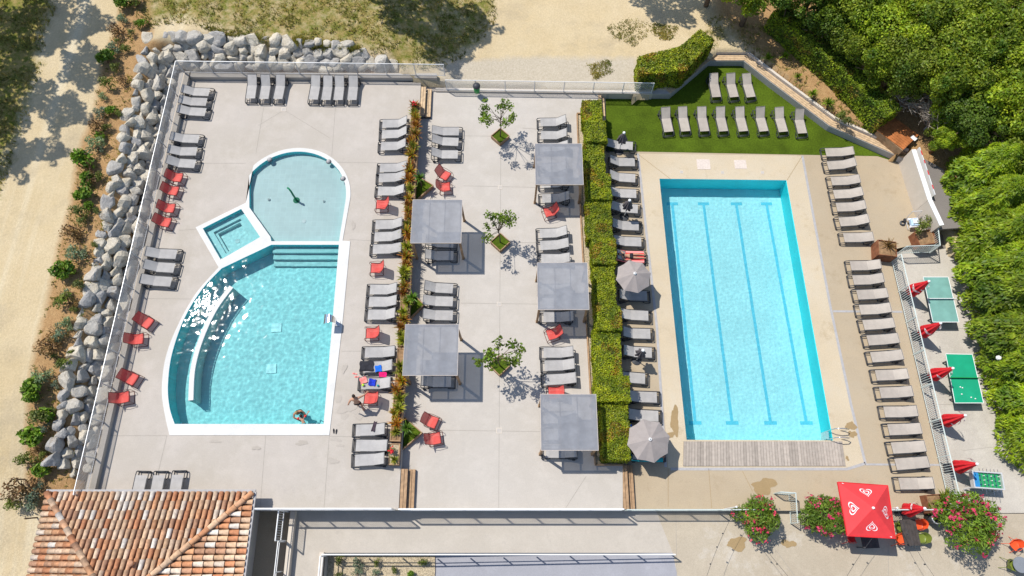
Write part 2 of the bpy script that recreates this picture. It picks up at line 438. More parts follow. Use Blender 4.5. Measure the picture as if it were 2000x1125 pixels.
sand = mix(nt, sand, (0.36, 0.26, 0.14), noise_tex(nt, 3.1, 8, 0.85, lo=0.60, hi=0.85)); sand = mix(nt, sand, (0.43, 0.35, 0.23), noise_tex(nt, 0.28, 6, 0.7, lo=0.52, hi=0.70)); sand = mix(nt, sand, mix(nt, (0.84,) * 3, (1.12,) * 3, noise_tex(nt, 9, 5, 0.8)), 1.0, 'MULTIPLY')
def edge(chan, wob):
    n = new('ShaderNodeTexNoise'); n.inputs['Scale'].default_value = 1.6; n.inputs['Detail'].default_value = 6; n.inputs['Roughness'].default_value = 0.75; link(tcn.outputs['Object'], n.inputs['Vector'])
    m1 = new('ShaderNodeMath'); m1.operation = 'MULTIPLY_ADD'; link(n.outputs['Fac'], m1.inputs[0]); m1.inputs[1].default_value = wob; link(sp.outputs[chan], m1.inputs[2])
    r = new('ShaderNodeMapRange'); r.inputs['From Min'].default_value = 0.35 + wob / 2; r.inputs['From Max'].default_value = 0.65 + wob / 2
    link(m1.outputs[0], r.inputs['Value']); return r.outputs['Result']
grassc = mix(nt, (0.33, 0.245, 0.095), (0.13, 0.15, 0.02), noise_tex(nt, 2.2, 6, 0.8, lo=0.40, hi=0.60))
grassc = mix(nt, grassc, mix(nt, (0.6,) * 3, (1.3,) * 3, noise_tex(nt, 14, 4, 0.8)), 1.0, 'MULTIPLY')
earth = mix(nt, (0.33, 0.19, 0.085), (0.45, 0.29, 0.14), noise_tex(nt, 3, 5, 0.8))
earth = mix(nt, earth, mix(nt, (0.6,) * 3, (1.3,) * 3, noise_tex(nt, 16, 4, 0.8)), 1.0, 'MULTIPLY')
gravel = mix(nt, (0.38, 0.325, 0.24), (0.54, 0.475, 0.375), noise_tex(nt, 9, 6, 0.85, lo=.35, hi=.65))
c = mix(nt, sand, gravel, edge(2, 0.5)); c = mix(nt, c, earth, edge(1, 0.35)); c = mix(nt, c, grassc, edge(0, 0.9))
link(c, bs.inputs['Base Color']); bs.inputs['Roughness'].default_value = 0.95; bs.inputs['Specular IOR Level'].default_value = 0.1
bump(nt, noise_tex(nt, 11, 6, 0.8), 0.7, 0.03, bs)
me.materials.append(m_ground)
o = bpy.data.objects.new('ground', me); COL.objects.link(o); struct(o)

# ------------------------------------------------------------------ decks and paths
def wallstrip(name, pts, z0, z1, mat, label=None):
    m = MB()
    for a, b in zip(pts, pts[1:]): m.face([(a.x, a.y, z0), (b.x, b.y, z0), (b.x, b.y, z1), (a.x, a.y, z1)])
    if label: return tag(m.build(name, mat, org=Vector((pts[0].x, pts[0].y, z0))), label, 'wall')
    return struct(m.build(name, mat))
def arc(c, r, a0, a1, n, z): return [Vector((c[0] + r * math.cos(R(a0 + (a1 - a0) * i / n)), c[1] + r * math.sin(R(a0 + (a1 - a0) * i / n)), z)) for i in range(n + 1)]
zc = ZL + 0.03
# round splash pool
CC = Vector((-13.02, 19.35)); RO, RI = 3.42, 3.16
pj = [G(x, y, zc) for x, y in ((382, 444), (427, 522), (525, 466), (480, 396))]   # square whirlpool, outer coping
def spline(pts, n=8):
    out = []
    P = [pts[0]] + list(pts) + [pts[-1]]
    for i in range(1, len(P) - 2):
        p0, p1, p2, p3 = P[i - 1:i + 3]
        for k in range(n):
            t = k / n
            out.append(0.5 * ((2 * p1) + (-p0 + p2) * t + (2 * p0 - 5 * p1 + 4 * p2 - p3) * t * t + (-p0 + 3 * p1 - 3 * p2 + p3) * t ** 3))
    out.append(pts[-1].copy()); return out
left_out = spline([G(x, y, zc) for x, y in ((427, 522), (382, 574), (345, 640), (323, 700), (316, 760), (321, 805), (331, 850))])
right_out = [G(x, y, zc) for x, y in ((643, 850), (668, 640), (684, 471), (669, 470))]
circ_top = arc(CC, RO, 0, 140, 40, zc)
OUT = left_out + right_out + [p for p in circ_top if p.y < 99]
# close from the ring down to the whirlpool corner
OUT += [pj[3].copy(), pj[0].copy()]
W_ROUND = [p for p in arc(CC, RI, -4, 152, 44, zc)]
W_ROUND = [G(662, 471, zc)] + W_ROUND + [G(x, y, zc) for x, y in ((487, 405), (528, 462), (530, 471))]
left_in = spline([G(x, y, zc) for x, y in ((433, 524), (394, 566), (360, 622), (336, 690), (328, 750), (331, 795), (341, 828))])
W_MAIN = left_in + [G(x, y, zc) for x, y in ((632, 828), (662, 478), (530, 478))]
W_SPA = [G(x, y, zc) for x, y in ((396, 446), (431, 507), (508, 463), (471, 408))]
LAPQ = [G(x, y, ZR) for x, y in ((1341, 859), (1627, 860), (1536, 352), (1288, 349))]
sheet('left_deck', [Vector((-21.75, Y0 - 4, ZL)), Vector((-13.15, Y0 - 4, ZL)), Vector((-13.15, Y0, ZL)), Vector((LM(Y0), Y0, ZL)), LMt, Vector((LMt.x, 27.6, ZL)), Vector((-21.3, 28.4, ZL))], m_deck, [[Vector((p.x, p.y, ZL)) for p in OUT]])
sheet('pool_coping', OUT, m_coping, [W_ROUND, W_MAIN, W_SPA])
wallstrip('coping_edge', OUT + [OUT[0]], ZL - 0.02, zc, m_coping)
mid = [Vector((LM(Y0) - 0.02, Y0, ZM))] + MR + [Vector((7.6, 27.3, ZM)), Vector((LMt.x - 0.02, 27.6, ZM))]
sheet('middle_deck', mid, m_deck_mid)
wallstrip('retaining_wall', [Vector((LM(Y0), Y0, 0)), Vector((LMt.x, 27.6, 0))], ZM, ZL, m_wallc, 'low grey retaining wall between left and middle deck behind the planter boxes')
wallstrip('retaining_wall', MR, ZR, ZM, m_wallc, 'low grey retaining wall under the right side of the clipped hedge')
SUR = [G(x, y, ZR) for x, y in ((1305, 914), (1650, 914), (1690, 905), (1662, 790), (1622, 600), (1590, 430), (1567, 304), (1246, 300), (1262, 450), (1283, 640), (1297, 800))]
FB = [G(1741, 512, ZR), G(1848, 966, ZR)]                       # foot of the long picket fence
tanp = [Vector((MR[0].x, Y0, ZR))] + [Vector((p.x, p.y, ZR)) for p in MR[1:]] + [Vector((p.x, p.y, ZR)) for p in LAWNW] + [G(1786, 415, ZR), G(1815, 470, ZR), G(1735, 490, ZR), FB[0], FB[1], Vector((FB[1].x, Y0, ZR))]
sheet('tan_deck', tanp, m_tan, [[p.copy() for p in SUR]])
sheet('pool_surround', SUR, m_surround, [LAPQ])
TURF = [G(1186, 296, ZR + .006), G(1712, 305, ZR + .006)] + [p + Vector((0, 0, .006)) for p in reversed(LAWNW)]
TURF[1] = G(1714, 306, ZR + .006)
TURF = [G(1183, 296, ZR + .006), G(1243, 296, ZR + .006), G(1714, 305, ZR + .006)] + [p + Vector((0, 0, .006)) for p in reversed(LAWNW)]
sheet('artificial_turf', TURF, m_turf)
m = MB()
def strip(m, pts, w, z):
    for a, b in zip(pts, pts[1:]):
        d = (b - a).normalized(); n = Vector((-d.y, d.x, 0)) * w / 2
        m.face([(a.x - n.x, a.y - n.y, z), (b.x - n.x, b.y - n.y, z), (b.x + n.x, b.y + n.y, z), (a.x + n.x, a.y + n.y, z)])
strip(m, [G(x, y, ZR) for x, y in ((1567, 304), (1590, 430), (1622, 600), (1662, 790), (1690, 905), (1655, 916), (1310, 916))], 0.14, ZR + 0.009)
strip(m, [G(x, y, ZR) for x, y in ((1627, 608), (1762, 609))], 0.12, ZR + 0.009)
strip(m, [G(x, y, ZR) for x, y in ((1690, 907), (1836, 908))], 0.10, ZR + 0.009)
strip(m, [G(x, y, ZR) for x, y in ((1246, 300), (1262, 450), (1283, 640), (1300, 912))], 0.14, ZR + 0.009)
struct(m.build('drain_channel', m_drainstrip))
m = MB(); z = ZL + .004
for pts in (((345, 319), (480, 319)), ((655, 317), (740, 318)), ((515, 210), (500, 300)), ((655, 210), (648, 305)), ((350, 450), (390, 447)), ((210, 851), (327, 851)), ((643, 852), (690, 853)),
            ((326, 851), (300, 960)), ((643, 852), (633, 992)), ((519, 851), (508, 992)), ((280, 583), (372, 584)), ((667, 686), (705, 686)), ((683, 468), (725, 470)), ((555, 215), (505, 245)), ((555, 215), (645, 270)), ((240, 660), (212, 850)), ((385, 190), (330, 330)), ((330, 330), (240, 660))):
    strip(m, [G(a, b, ZL) for a, b in pts], 0.022, z)
z = ZM + .004
for pts in (((978, 300), (974, 992)), ((905, 363), (1045, 366)), ((900, 592), (1050, 594)), ((850, 840), (1055, 843)), ((1105, 992), (1145, 930)), ((880, 265), (960, 266)), ((1020, 250), (1048, 252)), ((1010, 474), (1047, 474))):
    strip(m, [G(a, b, ZM) for a, b in pts], 0.022, z)
struct(m.build('deck_joints', m_joint))
m = MB()
for pts in (((1310, 350), (1247, 302)), ((1537, 352), (1566, 306)), ((1384, 915), (1390, 992)), ((1305, 915), (1305, 990)), ((1450, 920), (1470, 960))):
    strip(m, [G(a, b, ZR) for a, b in pts], 0.022, ZR + .009)
struct(m.build('pool_deck_joints', m_stain))
# wet patches on the pool surround and the tan deck
def blob(px, py, w, h, z, seed):
    rr = random.Random(seed); ph = [rr.uniform(0, 6.28) for _ in range(4)]; c = G(px, py, z); k = 0.028; out = []
    for i in range(28):
        t = i / 28 * 6.283; r = 1 + .22 * math.sin(2 * t + ph[0]) + .16 * math.sin(3 * t + ph[1]) + .1 * math.sin(5 * t + ph[2]) + .06 * math.sin(9 * t + ph[3])
        out.append(Vector((c.x + math.cos(t) * w * k * r, c.y + math.sin(t) * h * k * r, z)))
    return out
m = MB()
for i, (px, py, w_, h_) in enumerate(((1318, 822, 9, 24), (1306, 850, 11, 6), (1492, 950, 22, 14), (1662, 832, 9, 9), (1665, 848, 7, 7), (1655, 895, 3, 4), (1440, 1062, 20, 10), (1540, 1062, 12, 7))):
    zz = (ZR if py < 1000 else ZLOW) + .0065 + .0012 * i
    V, F = fill(blob(px, py, w_, h_, zz, i)); m.mesh(V, F)
struct(m.build('wet_patches', m_stain))
m = MB()
for i, (px, py, w_, h_) in enumerate(((690, 800, 14, 8), (672, 812, 6, 9), (700, 815, 9, 4), (662, 780, 5, 7), (655, 858, 10, 4), (664, 870, 6, 3), (590, 865, 12, 4), (420, 862, 9, 3), (690, 440, 4, 9), (678, 795, 16, 12), (650, 900, 10, 5), (500, 875, 7, 4), (672, 720, 5, 8))):
    V, F = fill(blob(px, py, w_, h_, ZL + .0065 + .0012 * i, i + 40)); m.mesh(V, F)
struct(m.build('damp_marks', concrete('damp deck concrete', (0.365, 0.328, 0.285), (0.405, 0.366, 0.325), .1)))
# lower plaza, ramp, lower path
plz = [Vector((32, -8, ZLOW)), Vector((32, Y0 + 2.0, ZLOW)), Vector((FB[1].x, Y0 + 2.0, ZLOW)), Vector((FB[1].x, Y0, ZLOW)), Vector((7.5, Y0, ZLOW)), Vector((8.2, -.33, ZLOW)), Vector((9.2, -8, ZLOW))]
sheet('plaza', plz, m_plaza)
sheet('ramp', [Vector((-11.5, Y0, ZLOW)), Vector((-11.5, -8, ZLOW)), Vector((-9.55, -8, ZLOW)), Vector((-9.55, -.33, ZLOW)), Vector((8.2, -.33, ZLOW)), Vector((7.5, Y0, ZLOW))], m_ramp)
sheet('lower_path', [Vector((-4.5, -8, -1.55)), Vector((9.2, -8, ZLOW)), Vector((8.2, -.33, ZLOW)), Vector((-4.5, -.33, -1.55)), ], m_bluepath)
sheet('passage', [Vector((-14, -8, ZLOW - .3)), Vector((-11.5, -8, ZLOW - .3)), Vector((-11.5, Y0, ZLOW - .3)), Vector((-14, Y0, ZLOW - .3))], m_tan)
sheet('gravel_bed', [Vector((-9.5, -8, -1.45)), Vector((-4.2, -8, -1.45)), Vector((-3.95, -1.2, -1.45)), Vector((-4.0, -.33, -1.45)), Vector((-9.5, -.33, -1.45))], m_gravel)
wallstrip('retaining_wall', [Vector((-13.15, Y0, 0)), Vector((LM(Y0), Y0, 0))], -1.3, ZL, m_wallc, 'shaded concrete wall under the bottom railing of the left deck')
wallstrip('retaining_wall', [Vector((LM(Y0), Y0, 0)), Vector((MR[0].x, Y0, 0))], -1.3, ZM, m_wallc, 'shaded concrete wall under the bottom railing of the middle deck')
wallstrip('retaining_wall', [Vector((MR[0].x, Y0, 0)), Vector((FB[1].x + .1, Y0, 0))], -1.3, ZR, m_wallc, 'low concrete wall along the bottom of the tan deck behind the oleanders')
wallstrip('retaining_wall', [Vector((-9.5, -8, 0)), Vector((-9.5, -.33, 0)), Vector((8.2, -.33, 0))], -1.7, ZLOW, m_wallc, 'concrete wall under the white handrail beside the gravel bed and blue path')
wallstrip('passage_wall', [Vector((-11.5, Y0, 0)), Vector((-11.5, -8, 0))], ZLOW - .31, ZLOW, m_wallc)
terr = [G(1745, 505, ZP), G(1822, 488, ZP)] + [p.copy() for p in KERB] + [Vector((30, Y0 + .2, ZP)), Vector((FB[1].x, Y0 + .2, ZP))]
terr = [Vector((FB[0].x, FB[0].y + .6, ZP)), G(1822, 470, ZP), G(1885, 470, ZP)] + [KERB[0], KERB[1], KERB[2], KERB[3], Vector((KERB[3].x + .4, Y0 - .1, ZP)), Vector((FB[1].x, Y0 - .1, ZP)), Vector((FB[1].x, FB[1].y, ZP))]
sheet('games_terrace', terr, m_terrace)
wallstrip('terrace_edge', [terr[-3], terr[-2]], ZLOW, ZP, m_terrace)
wallstrip('terrace_edge', [FB[0], FB[1], Vector((FB[1].x, Y0, 0))], ZP, ZR, m_terrace)
m = MB()
for pts in (((1785, 640), (1905, 642)), ((1830, 790), (1965, 792)), ((1880, 880), (1985, 868)), ((1905, 520), (1975, 790))):
    strip(m, [G(a, b, ZP) for a, b in pts], 0.02, ZP + .004)
for pts in (((1320, 1000), (1322, 1125)), ((1735, 1060), (1735, 1125)), ((1505, 1060), (1552, 1125)), ((1860, 1040), (1880, 1125)), ((1960, 1010), (1962, 1125))):
    strip(m, [G(a, b, ZLOW) for a, b in pts], 0.02, ZLOW + .004)
struct(m.build('terrace_joints', m_joint))
# ------------------------------------------------------------------ pools
def glass_water(name, tint):
    m, nt, bs, new, link = new_mat(name); nt.nodes.remove(bs)
    gl = new('ShaderNodeBsdfGlossy'); gl.inputs['Roughness'].default_value = .05; ms = new('ShaderNodeMixShader'); ms.inputs['Fac'].default_value = .008
    g = new('ShaderNodeBsdfGlass'); g.inputs['IOR'].default_value = 1.33; g.inputs['Roughness'].default_value = 0; g.inputs['Color'].default_value = (*tint, 1)
    link(g.outputs[0], ms.inputs[1]); link(gl.outputs[0], ms.inputs[2]); link(ms.outputs[0], nt.nodes['Material Output'].inputs['Surface']); return m
m_w_round = glass_water('splash pool water', (0.84, 0.955, 0.965))
m_w_main = glass_water('leisure pool water', (0.62, 0.925, 0.945))
m_w_spa = glass_water('whirlpool water', (0.68, 0.915, 0.93))
m_w_lap = glass_water('lap pool water', (0.72, 0.975, 0.995))
m_t_round = pool_tile('splash pool floor', (0.60, 0.67, 0.66), .08, .05)
m_t_main = pool_tile('leisure pool tile', (0.60, 0.76, 0.76), .06, .05)
m_t_deep = pool_tile('leisure pool wall tile', (0.07, 0.76, 0.80), .06, .06)
m_t_lap = pool_tile('lap pool liner', (0.72, 0.91, 0.93), .10, .02)
m_t_lapw = pool_tile('lap pool wall liner', (0.025, 0.93, 0.985), .10, .02)
m_brite = M('white enamel', (0.95, 0.95, 0.95), 0.4, 0.01)
m_t_line = M('lane line tile', (0.22, 0.66, 0.82), 0.5, 0.05)
def basin(name, rim, depth, mf, mw):
    m = MB(); z0 = rim[0].z - depth
    V, F = fill([Vector((p.x, p.y, z0)) for p in rim]); m.mesh(V, F); m.mi = 1
    n = len(rim)
    for i in range(n):
        a, b = rim[i], rim[(i + 1) % n]
        m.face([(a.x, a.y, a.z), (b.x, b.y, b.z), (b.x, b.y, z0), (a.x, a.y, z0)])
    return struct(m.build(name, [mf, mw]))
def surface(name, rim, drop, mat, waves, ST=.06):
    """rippled water sheet; its rim tucks under the coping"""
    m = MB(); zw = rim[0].z - drop; xs_ = [p.x for p in rim]; ys_ = [p.y for p in rim]; x0, y0 = min(xs_) - ST, min(ys_) - ST
    nx, ny = int((max(xs_) - x0) / ST) + 2, int((max(ys_) - y0) / ST) + 2; ins = {}; idx = {}
    for i in range(nx + 1):
        for j in range(ny + 1): ins[i, j] = inside(x0 + i * ST, y0 + j * ST, rim)
    def vert(i, j):
        if (i, j) not in idx:
            x, y = x0 + i * ST, y0 + j * ST; h = sum(a * noise.noise(Vector((x * f, y * f, k * 4.0))) for k, (a, f) in enumerate(waves))
            idx[i, j] = len(m.v); m.v.append((x, y, zw + h))
        return idx[i, j]
    for i in range(nx):
        for j in range(ny):
            if ins[i, j] or ins[i + 1, j] or ins[i, j + 1] or ins[i + 1, j + 1]:
                m.f.append((vert(i, j), vert(i + 1, j), vert(i + 1, j + 1), vert(i, j + 1))); m.m.append(0); m.c.append(None)
    o = struct(m.build(name, mat, smooth=True)); o.cycles.is_caustics_caster = True; return o
def GW(px, py, zw, zf):
    """survey through still water: the floor point seen at px,py"""
    p = G(px, py, zw); d = (p - Vector((0, 0, CAMH))).normalized(); n = Vector((0, 0, 1)); r = 1 / 1.33; c_ = -d.z
    k = math.sqrt(1 - r * r * (1 - c_ * c_)); d2 = d * r + n * (r * c_ - k)
    return p + d2 * ((zf - zw) / d2.z)
basin('splash_pool_basin', W_ROUND, 0.42, m_t_round, m_t_deep); surface('splash_pool_water', W_ROUND, 0.08, m_w_round, ((.006, 1.8), (.003, 4)))
basin('leisure_pool_basin', W_MAIN, 1.30, m_t_main, m_t_deep); surface('leisure_pool_water', W_MAIN, 0.08, m_w_main, ((.012, .6), (.0055, 1.5), (.0062, 2.8), (.0026, 5.5)), .05)
basin('whirlpool_basin', W_SPA, 0.95, m_t_main, m_t_deep); surface('whirlpool_water', W_SPA, 0.08, m_w_spa, ((.005, 3), (.003, 6)), .05)
basin('lap_pool_basin', LAPQ, 1.75, m_t_lap, m_t_lapw); surface('lap_pool_water', LAPQ, 0.08, m_w_lap, ((.004, 1.4), (.0014, 4.2), (.0009, 8)), .055)
# fixed pool features
m = MB()                                                         # steps down from the splash pool
for k, (ya, yb, d) in enumerate(((478, 489, 0.45), (489, 501, 0.75), (501, 515, 1.05))):
    z = zc - d; a, b = G(523, ya, z), G(662, ya, z); c_, d_ = G(662, yb, z), G(523, yb, z)
    x0, x1 = W_MAIN[-1].x - 0.0, W_MAIN[-2].x - 0.02
    yt = W_MAIN[-1].y - 0.02 - k * 0.33
    m.box(((x0 + x1) / 2, yt - 0.165, (z + zc - 1.29) / 2), (x1 - x0, 0.33, z - zc + 1.29))
struct(m.build('pool_steps', m_t_round))
m = MB()                                                         # benches and the deep square of the whirlpool
c = sum(W_SPA, Vector()) / 4
def inset(k): return [c + (p - c) * k for p in W_SPA]
for k0, k1, z0, z1 in ((0.995, 0.70, -0.95, -0.42), (0.70, 0.58, -0.95, -0.62)):
    A, B = inset(k0), inset(k1)
    for i in range(4):
        j = (i + 1) % 4
        m.face([(A[i].x, A[i].y, zc + z1), (A[j].x, A[j].y, zc + z1), (B[j].x, B[j].y, zc + z1), (B[i].x, B[i].y, zc + z1)])
        m.face([(B[i].x, B[i].y, zc + z1), (B[j].x, B[j].y, zc + z1), (B[j].x, B[j].y, zc + z0), (B[i].x, B[i].y, zc + z0)])
struct(m.build('whirlpool_bench', m_t_main))
m = MB()                                                         # curved bench wall rising just above the water
inner = spline([G(x, y, zc) for x, y in ((452, 560), (420, 604), (393, 662), (377, 720), (373, 782))], 10)
for a, b in zip(inner, inner[1:]):
    d = (b - a).normalized(); n = Vector((-d.y, d.x, 0)) * 0.13
    z0, z1 = zc - 1.29, zc + 0.03
    q = [a + n, b + n, b - n, a - n]
    for i in range(4):
        j = (i + 1) % 4; m.face([(q[j].x, q[j].y, z0), (q[i].x, q[i].y, z0), (q[i].x, q[i].y, z1), (q[j].x, q[j].y, z1)])
    m.face([(q[i].x, q[i].y, z1) for i in (3, 2, 1, 0)])
struct(m.build('curved_pool_wall', m_coping))
m = MB()
for px, py in ((540, 640), (530, 720)):
    p = GW(px, py, zc - .08, zc - 1.26); m = MB(); m.box((0, 0, 0), (0.56, 0.52, 0.06)); o = m.build('floor_panel', m_brite, org=Vector((0, 0, 0))); o.location = p; o.rotation_euler.z = .06
    tag(o, f'white square panel on the leisure pool floor, the {"upper" if py < 700 else "lower"} one', 'panel', 'white panels in the leisure pool')
    m = MB()
m = MB()
for x0, x1 in ((1313, 1358), (1374, 1430), (1438, 1505), (1497, 1575)):
    zf = ZR - 1.75 + .004
    a, b = GW(x0, 398, ZR - .08, zf), GW(x1, 826, ZR - .08, zf)
    strip(m, [a, b], 0.17, zf + .002); 
    for p in (a, b): strip(m, [p + Vector((-.35, 0, 0)), p + Vector((.35, 0, 0))], 0.2, zf + .004)
struct(m.build('lane_lines', m_t_line))
# timber deck at the foot of the lap pool
m = MB(); rr = random.Random(3)
q = [G(x, y, ZR + .05) for x, y in ((1334, 910), (1652, 910), (1645, 862), (1335, 862))]
nb = 56
for i in range(nb):
    u = (i + .5) / nb; a = q[0].lerp(q[1], u); b = q[3].lerp(q[2], u); g = rr.uniform(.82, 1.15); m.col = (g, g * .99, g * .97)
    m.bar((a.x, a.y, ZR + .03), (b.x, b.y, ZR + .03), (q[1].x - q[0].x) / nb * .9, .05)
tag(m.build('timber_deck', m_woodgrey), 'silvered timber deck of narrow boards across the foot of the lap pool', 'decking')
# pale access hatches, drain gratings
def flat(name, px, py, z, w, h, mat, label, cat, group=None, rz=0.0, t=.012):
    p = G(px, py, z); m = MB(); m.box((0, 0, t / 2), (w, h, t)); o = m.build(name, mat, org=Vector((0, 0, 0))); o.location = p; o.rotation_euler.z = rz
    return tag(o, label, cat, group)
m_hatch = M('pinkish hatch stone', (0.58, 0.50, 0.44), 0.8, 0.1, 8)
flat('access_hatch', 1374, 321, ZR + .004, .82, .72, m_hatch, 'large pale square hatch in the deck above the lap pool, the left one', 'hatch')
flat('access_hatch', 1446, 321, ZR + .004, .74, .62, m_hatch, 'smaller pale square hatch above the lap pool, the right one', 'hatch')
def grate(px, py, z, s, label):
    t = thing('drain_grate', label, 'drain', G(px, py, z), 0, 'floor drains in the decks')
    m = MB(); m.box((0, 0, .006), (s, s, .012)); m.build('frame', m_render, t)
    m = MB()
    for i in range(4): m.box(((i - 1.5) * s * .2, 0, .014), (s * .1, s * .75, .008))
    m.build('grille', m_drainstrip, t)
grate(554, 214, ZL, .30, 'small square drain in the left deck below the top row of loungers')
grate(977, 366, ZM, .26, 'small square drain in the middle deck below the topmost small tree')
grate(975, 594, ZM, .26, 'small square drain in the middle deck between the two lower small trees')
grate(975, 841, ZM, .30, 'small square drain in the middle deck near the bottom')
grate(1331, 336, ZR, .2, 'white round drain left of centre above the lap pool')
grate(1411, 337, ZR, .2, 'white drain between the two hatches above the lap pool')
grate(1489, 337, ZR, .2, 'white drain right of the hatches above the lap pool')

ld.cycles.is_caustics_light = True
S.cycles.caustics_refractive = True
for o in COL.objects:
    if o.name.split('.')[0] in ('splash_pool_basin', 'leisure_pool_basin', 'whirlpool_basin', 'lap_pool_basin', 'pool_steps', 'whirlpool_bench', 'curved_pool_wall', 'floor_panel', 'lane_lines'):
        o.cycles.is_caustics_receiver = True
# ------------------------------------------------------------------ sun loungers
def lounger_data(ang, sling):
    L, a = 1.98, R(ang); hx, hz = 1.22, 0.33
    D = {}
    m = MB()
    for s in (-1, 1):
        y = s * .325
        m.tube([(.05, y, .04), (.02, y, .16), (.06, y, .26), (.20, y, .30), (hx, y, .30), (L - .12, y, .30)], .026, 6)
        m.tube([(.05, y, .03), (.30, y, .02), (.42, y, .14), (.40, y, .29)], .022, 5)
        m.tube([(1.32, y, .29), (1.46, y, .05), (1.62, y, .03), (1.78, y, .14), (1.84, y, .29)], .022, 5)
    m.tube([(.03, -.325, .20), (.03, .325, .20)], .026, 6); m.tube([(.05, -.325, .04), (.05, .325, .04)], .022, 6)
    m.tube([(L - .12, -.325, .30), (L - .12, .325, .30)], .024, 6); m.tube([(1.5, -.325, .06), (1.5, .325, .06)], .02, 6)
    m.tube([(.9, -.325, .29), (.95, 0, .19), (.9, .325, .29)], .02, 5)
    for s in (-1, 1):
        m.tube([(hx, s * .29, .325), (hx + .70 * math.cos(a), s * .29, .325 + .70 * math.sin(a))], .02, 6)
    m.tube([(hx + .70 * math.cos(a), -.29, .325 + .70 * math.sin(a)), (hx + .70 * math.cos(a), .29, .325 + .70 * math.sin(a))], .02, 6)
    m.tube([(hx + .45 * math.cos(a), -.2, .3 + .45 * math.sin(a)), (hx + .55, -.2, .30)], .014, 5)
    m.tube([(hx + .45 * math.cos(a), .2, .3 + .45 * math.sin(a)), (hx + .55, .2, .30)], .014, 5)
    D['frame'] = m.data('lounger_frame', m_frame, True)
    def surf(u, v):
        y = (v - .5) * .575; return (.24 + u * (hx - .24), y, hz + .012 - .018 * math.sin(math.pi * v) * math.sin(math.pi * u))
    m = MB(); m.grid(surf, 8, 6); D['seat_sling'] = m.data('lounger_seat', sling, True)
    def surb(u, v):
        y = (v - .5) * .575; d = u * .72; sag = .014 * math.sin(math.pi * v) * math.sin(math.pi * u)
        return (hx + d * math.cos(a) + sag * math.sin(a), y, hz + .012 + d * math.sin(a) - sag)
    m = MB(); m.grid(surb, 6, 6); D['back_sling'] = m.data('lounger_back', sling, True)
    m = MB(); m.tube([(0, -.02, 0), (0, .02, 0)], .085, 12); D['wheel'] = m.data('lounger_wheel', m_frame, True)
    return D
LD = {k: [lounger_data(v[0] + d, v[1]) for d in (-5, 0, 5, 9)] for k, v in {'left': (27, m_sling), 'mid': (25, m_sling), 'warm': (20, m_sling_warm), 'lawn': (30, m_sling_warm), 'flat': (10, m_sling)}.items()}
def lounger(px, py, z, ang, kind, label, group, lift=.26, jit=2.2):
    rz = R(ang + random.uniform(-jit, jit)); p = G(px, py, z + lift); p.z = z
    D_ = random.choice(LD[kind]); t = thing('sun_lounger', label, 'sun lounger', p, rz, group)
    for k in ('frame', 'seat_sling', 'back_sling'):
        o = bpy.data.objects.new(k, D_[k]); COL.objects.link(o); o.parent = t
    for s in (-1, 1):
        o = bpy.data.objects.new('wheel', D_['wheel']); COL.objects.link(o); o.parent = t; o.location = (1.70, s * .37, .085)
    return t
def row(pts, z, ang, kind, what, group, side='from the top'):
    n = len(pts); out = []
    for i, (x, y) in enumerate(pts):
        lab = f'grey lounger, {ordn(i + 1)} {side} {what}'
        out.append(lounger(x, y, z, ang, kind, lab, group))
    return out
row(((417, 182), (412, 201), (410, 221)), ZL, 178, 'left', 'of the three in the top left deck corner', 'loungers along the left railing')
row(((397, 273), (393, 297), (390, 322)), ZL, 178, 'left', 'of three by the left railing above red chairs', 'loungers along the left railing')
row(((354, 498), (350, 525), (344, 552)), ZL, 178, 'left', 'of the three by the left railing between red chairs', 'loungers along the left railing')
row(((489, 200), (515, 201), (542, 201)), ZL, 89, 'left', 'of the three at the top railing', 'loungers along the top railing', 'from the left')
row(((611, 202), (636, 203), (660, 203), (687, 203)), ZL, 89, 'left', 'of the four at the top railing', 'loungers along the top railing', 'from the left')
row(((280, 919), (314, 919), (350, 918)), ZL, 270, 'flat', 'of the three beside the tiled roof', 'loungers beside the tiled roof', 'from the left')
pl = 'loungers along the left side of the long planter'
row(((740, 243), (739, 264), (737, 287)), ZL, 1, 'left', 'in the topmost trio left of the planter', pl)
row(((735, 329), (733, 349), (731, 374)), ZL, 1, 'left', 'in the second trio left of the planter', pl)
row(((726, 440), (724, 464), (721, 488)), ZL, 1, 'left', 'in the third trio left of the planter', pl)
row(((715, 566), (713, 590), (711, 615)), ZL, 1, 'left', 'in the fourth trio left of the planter', pl)
PL5 = row(((705, 689), (702, 718), (698, 750)), ZL, 1, 'left', 'in the fifth trio left of the planter', pl)
PL6 = row(((687, 841), (687, 870), (685, 900)), ZL, 1, 'left', 'in the lowest trio left of the planter', pl)
ml = 'loungers right of the long planter'
row(((904, 258), (903, 279), (902, 303)), ZM, 179, 'mid', 'of three above the upper red chair pair', ml)
row(((894, 476), (894, 500)), ZM, 179, 'mid', 'of the two under the upper left pergola', ml)
row(((893, 565), (893, 590), (893, 617)), ZM, 179, 'mid', 'of the three between the two left pergolas', ml)
row(((890, 716), (890, 746)), ZM, 179, 'mid', 'of the two under the lower left pergola', ml)
mr = 'loungers on the right side of the middle deck'
row(((1048, 240), (1049, 265), (1050, 289)), ZM, 1, 'mid', 'of the three above the topmost right pergola', mr)
row(((1050, 330), (1050, 360), (1051, 389)), ZM, 1, 'mid', 'of the three under the topmost right pergola', mr)
row(((1046, 457), (1047, 481), (1049, 506)), ZM, 1, 'mid', 'of the three above the middle right pergola', mr)
row(((1049, 566), (1050, 592), (1053, 620)), ZM, 1, 'mid', 'of the three under the middle right pergola', mr)
row(((1053, 689), (1055, 715), (1056, 743)), ZM, 1, 'mid', 'of the three above the bottom right pergola', mr)
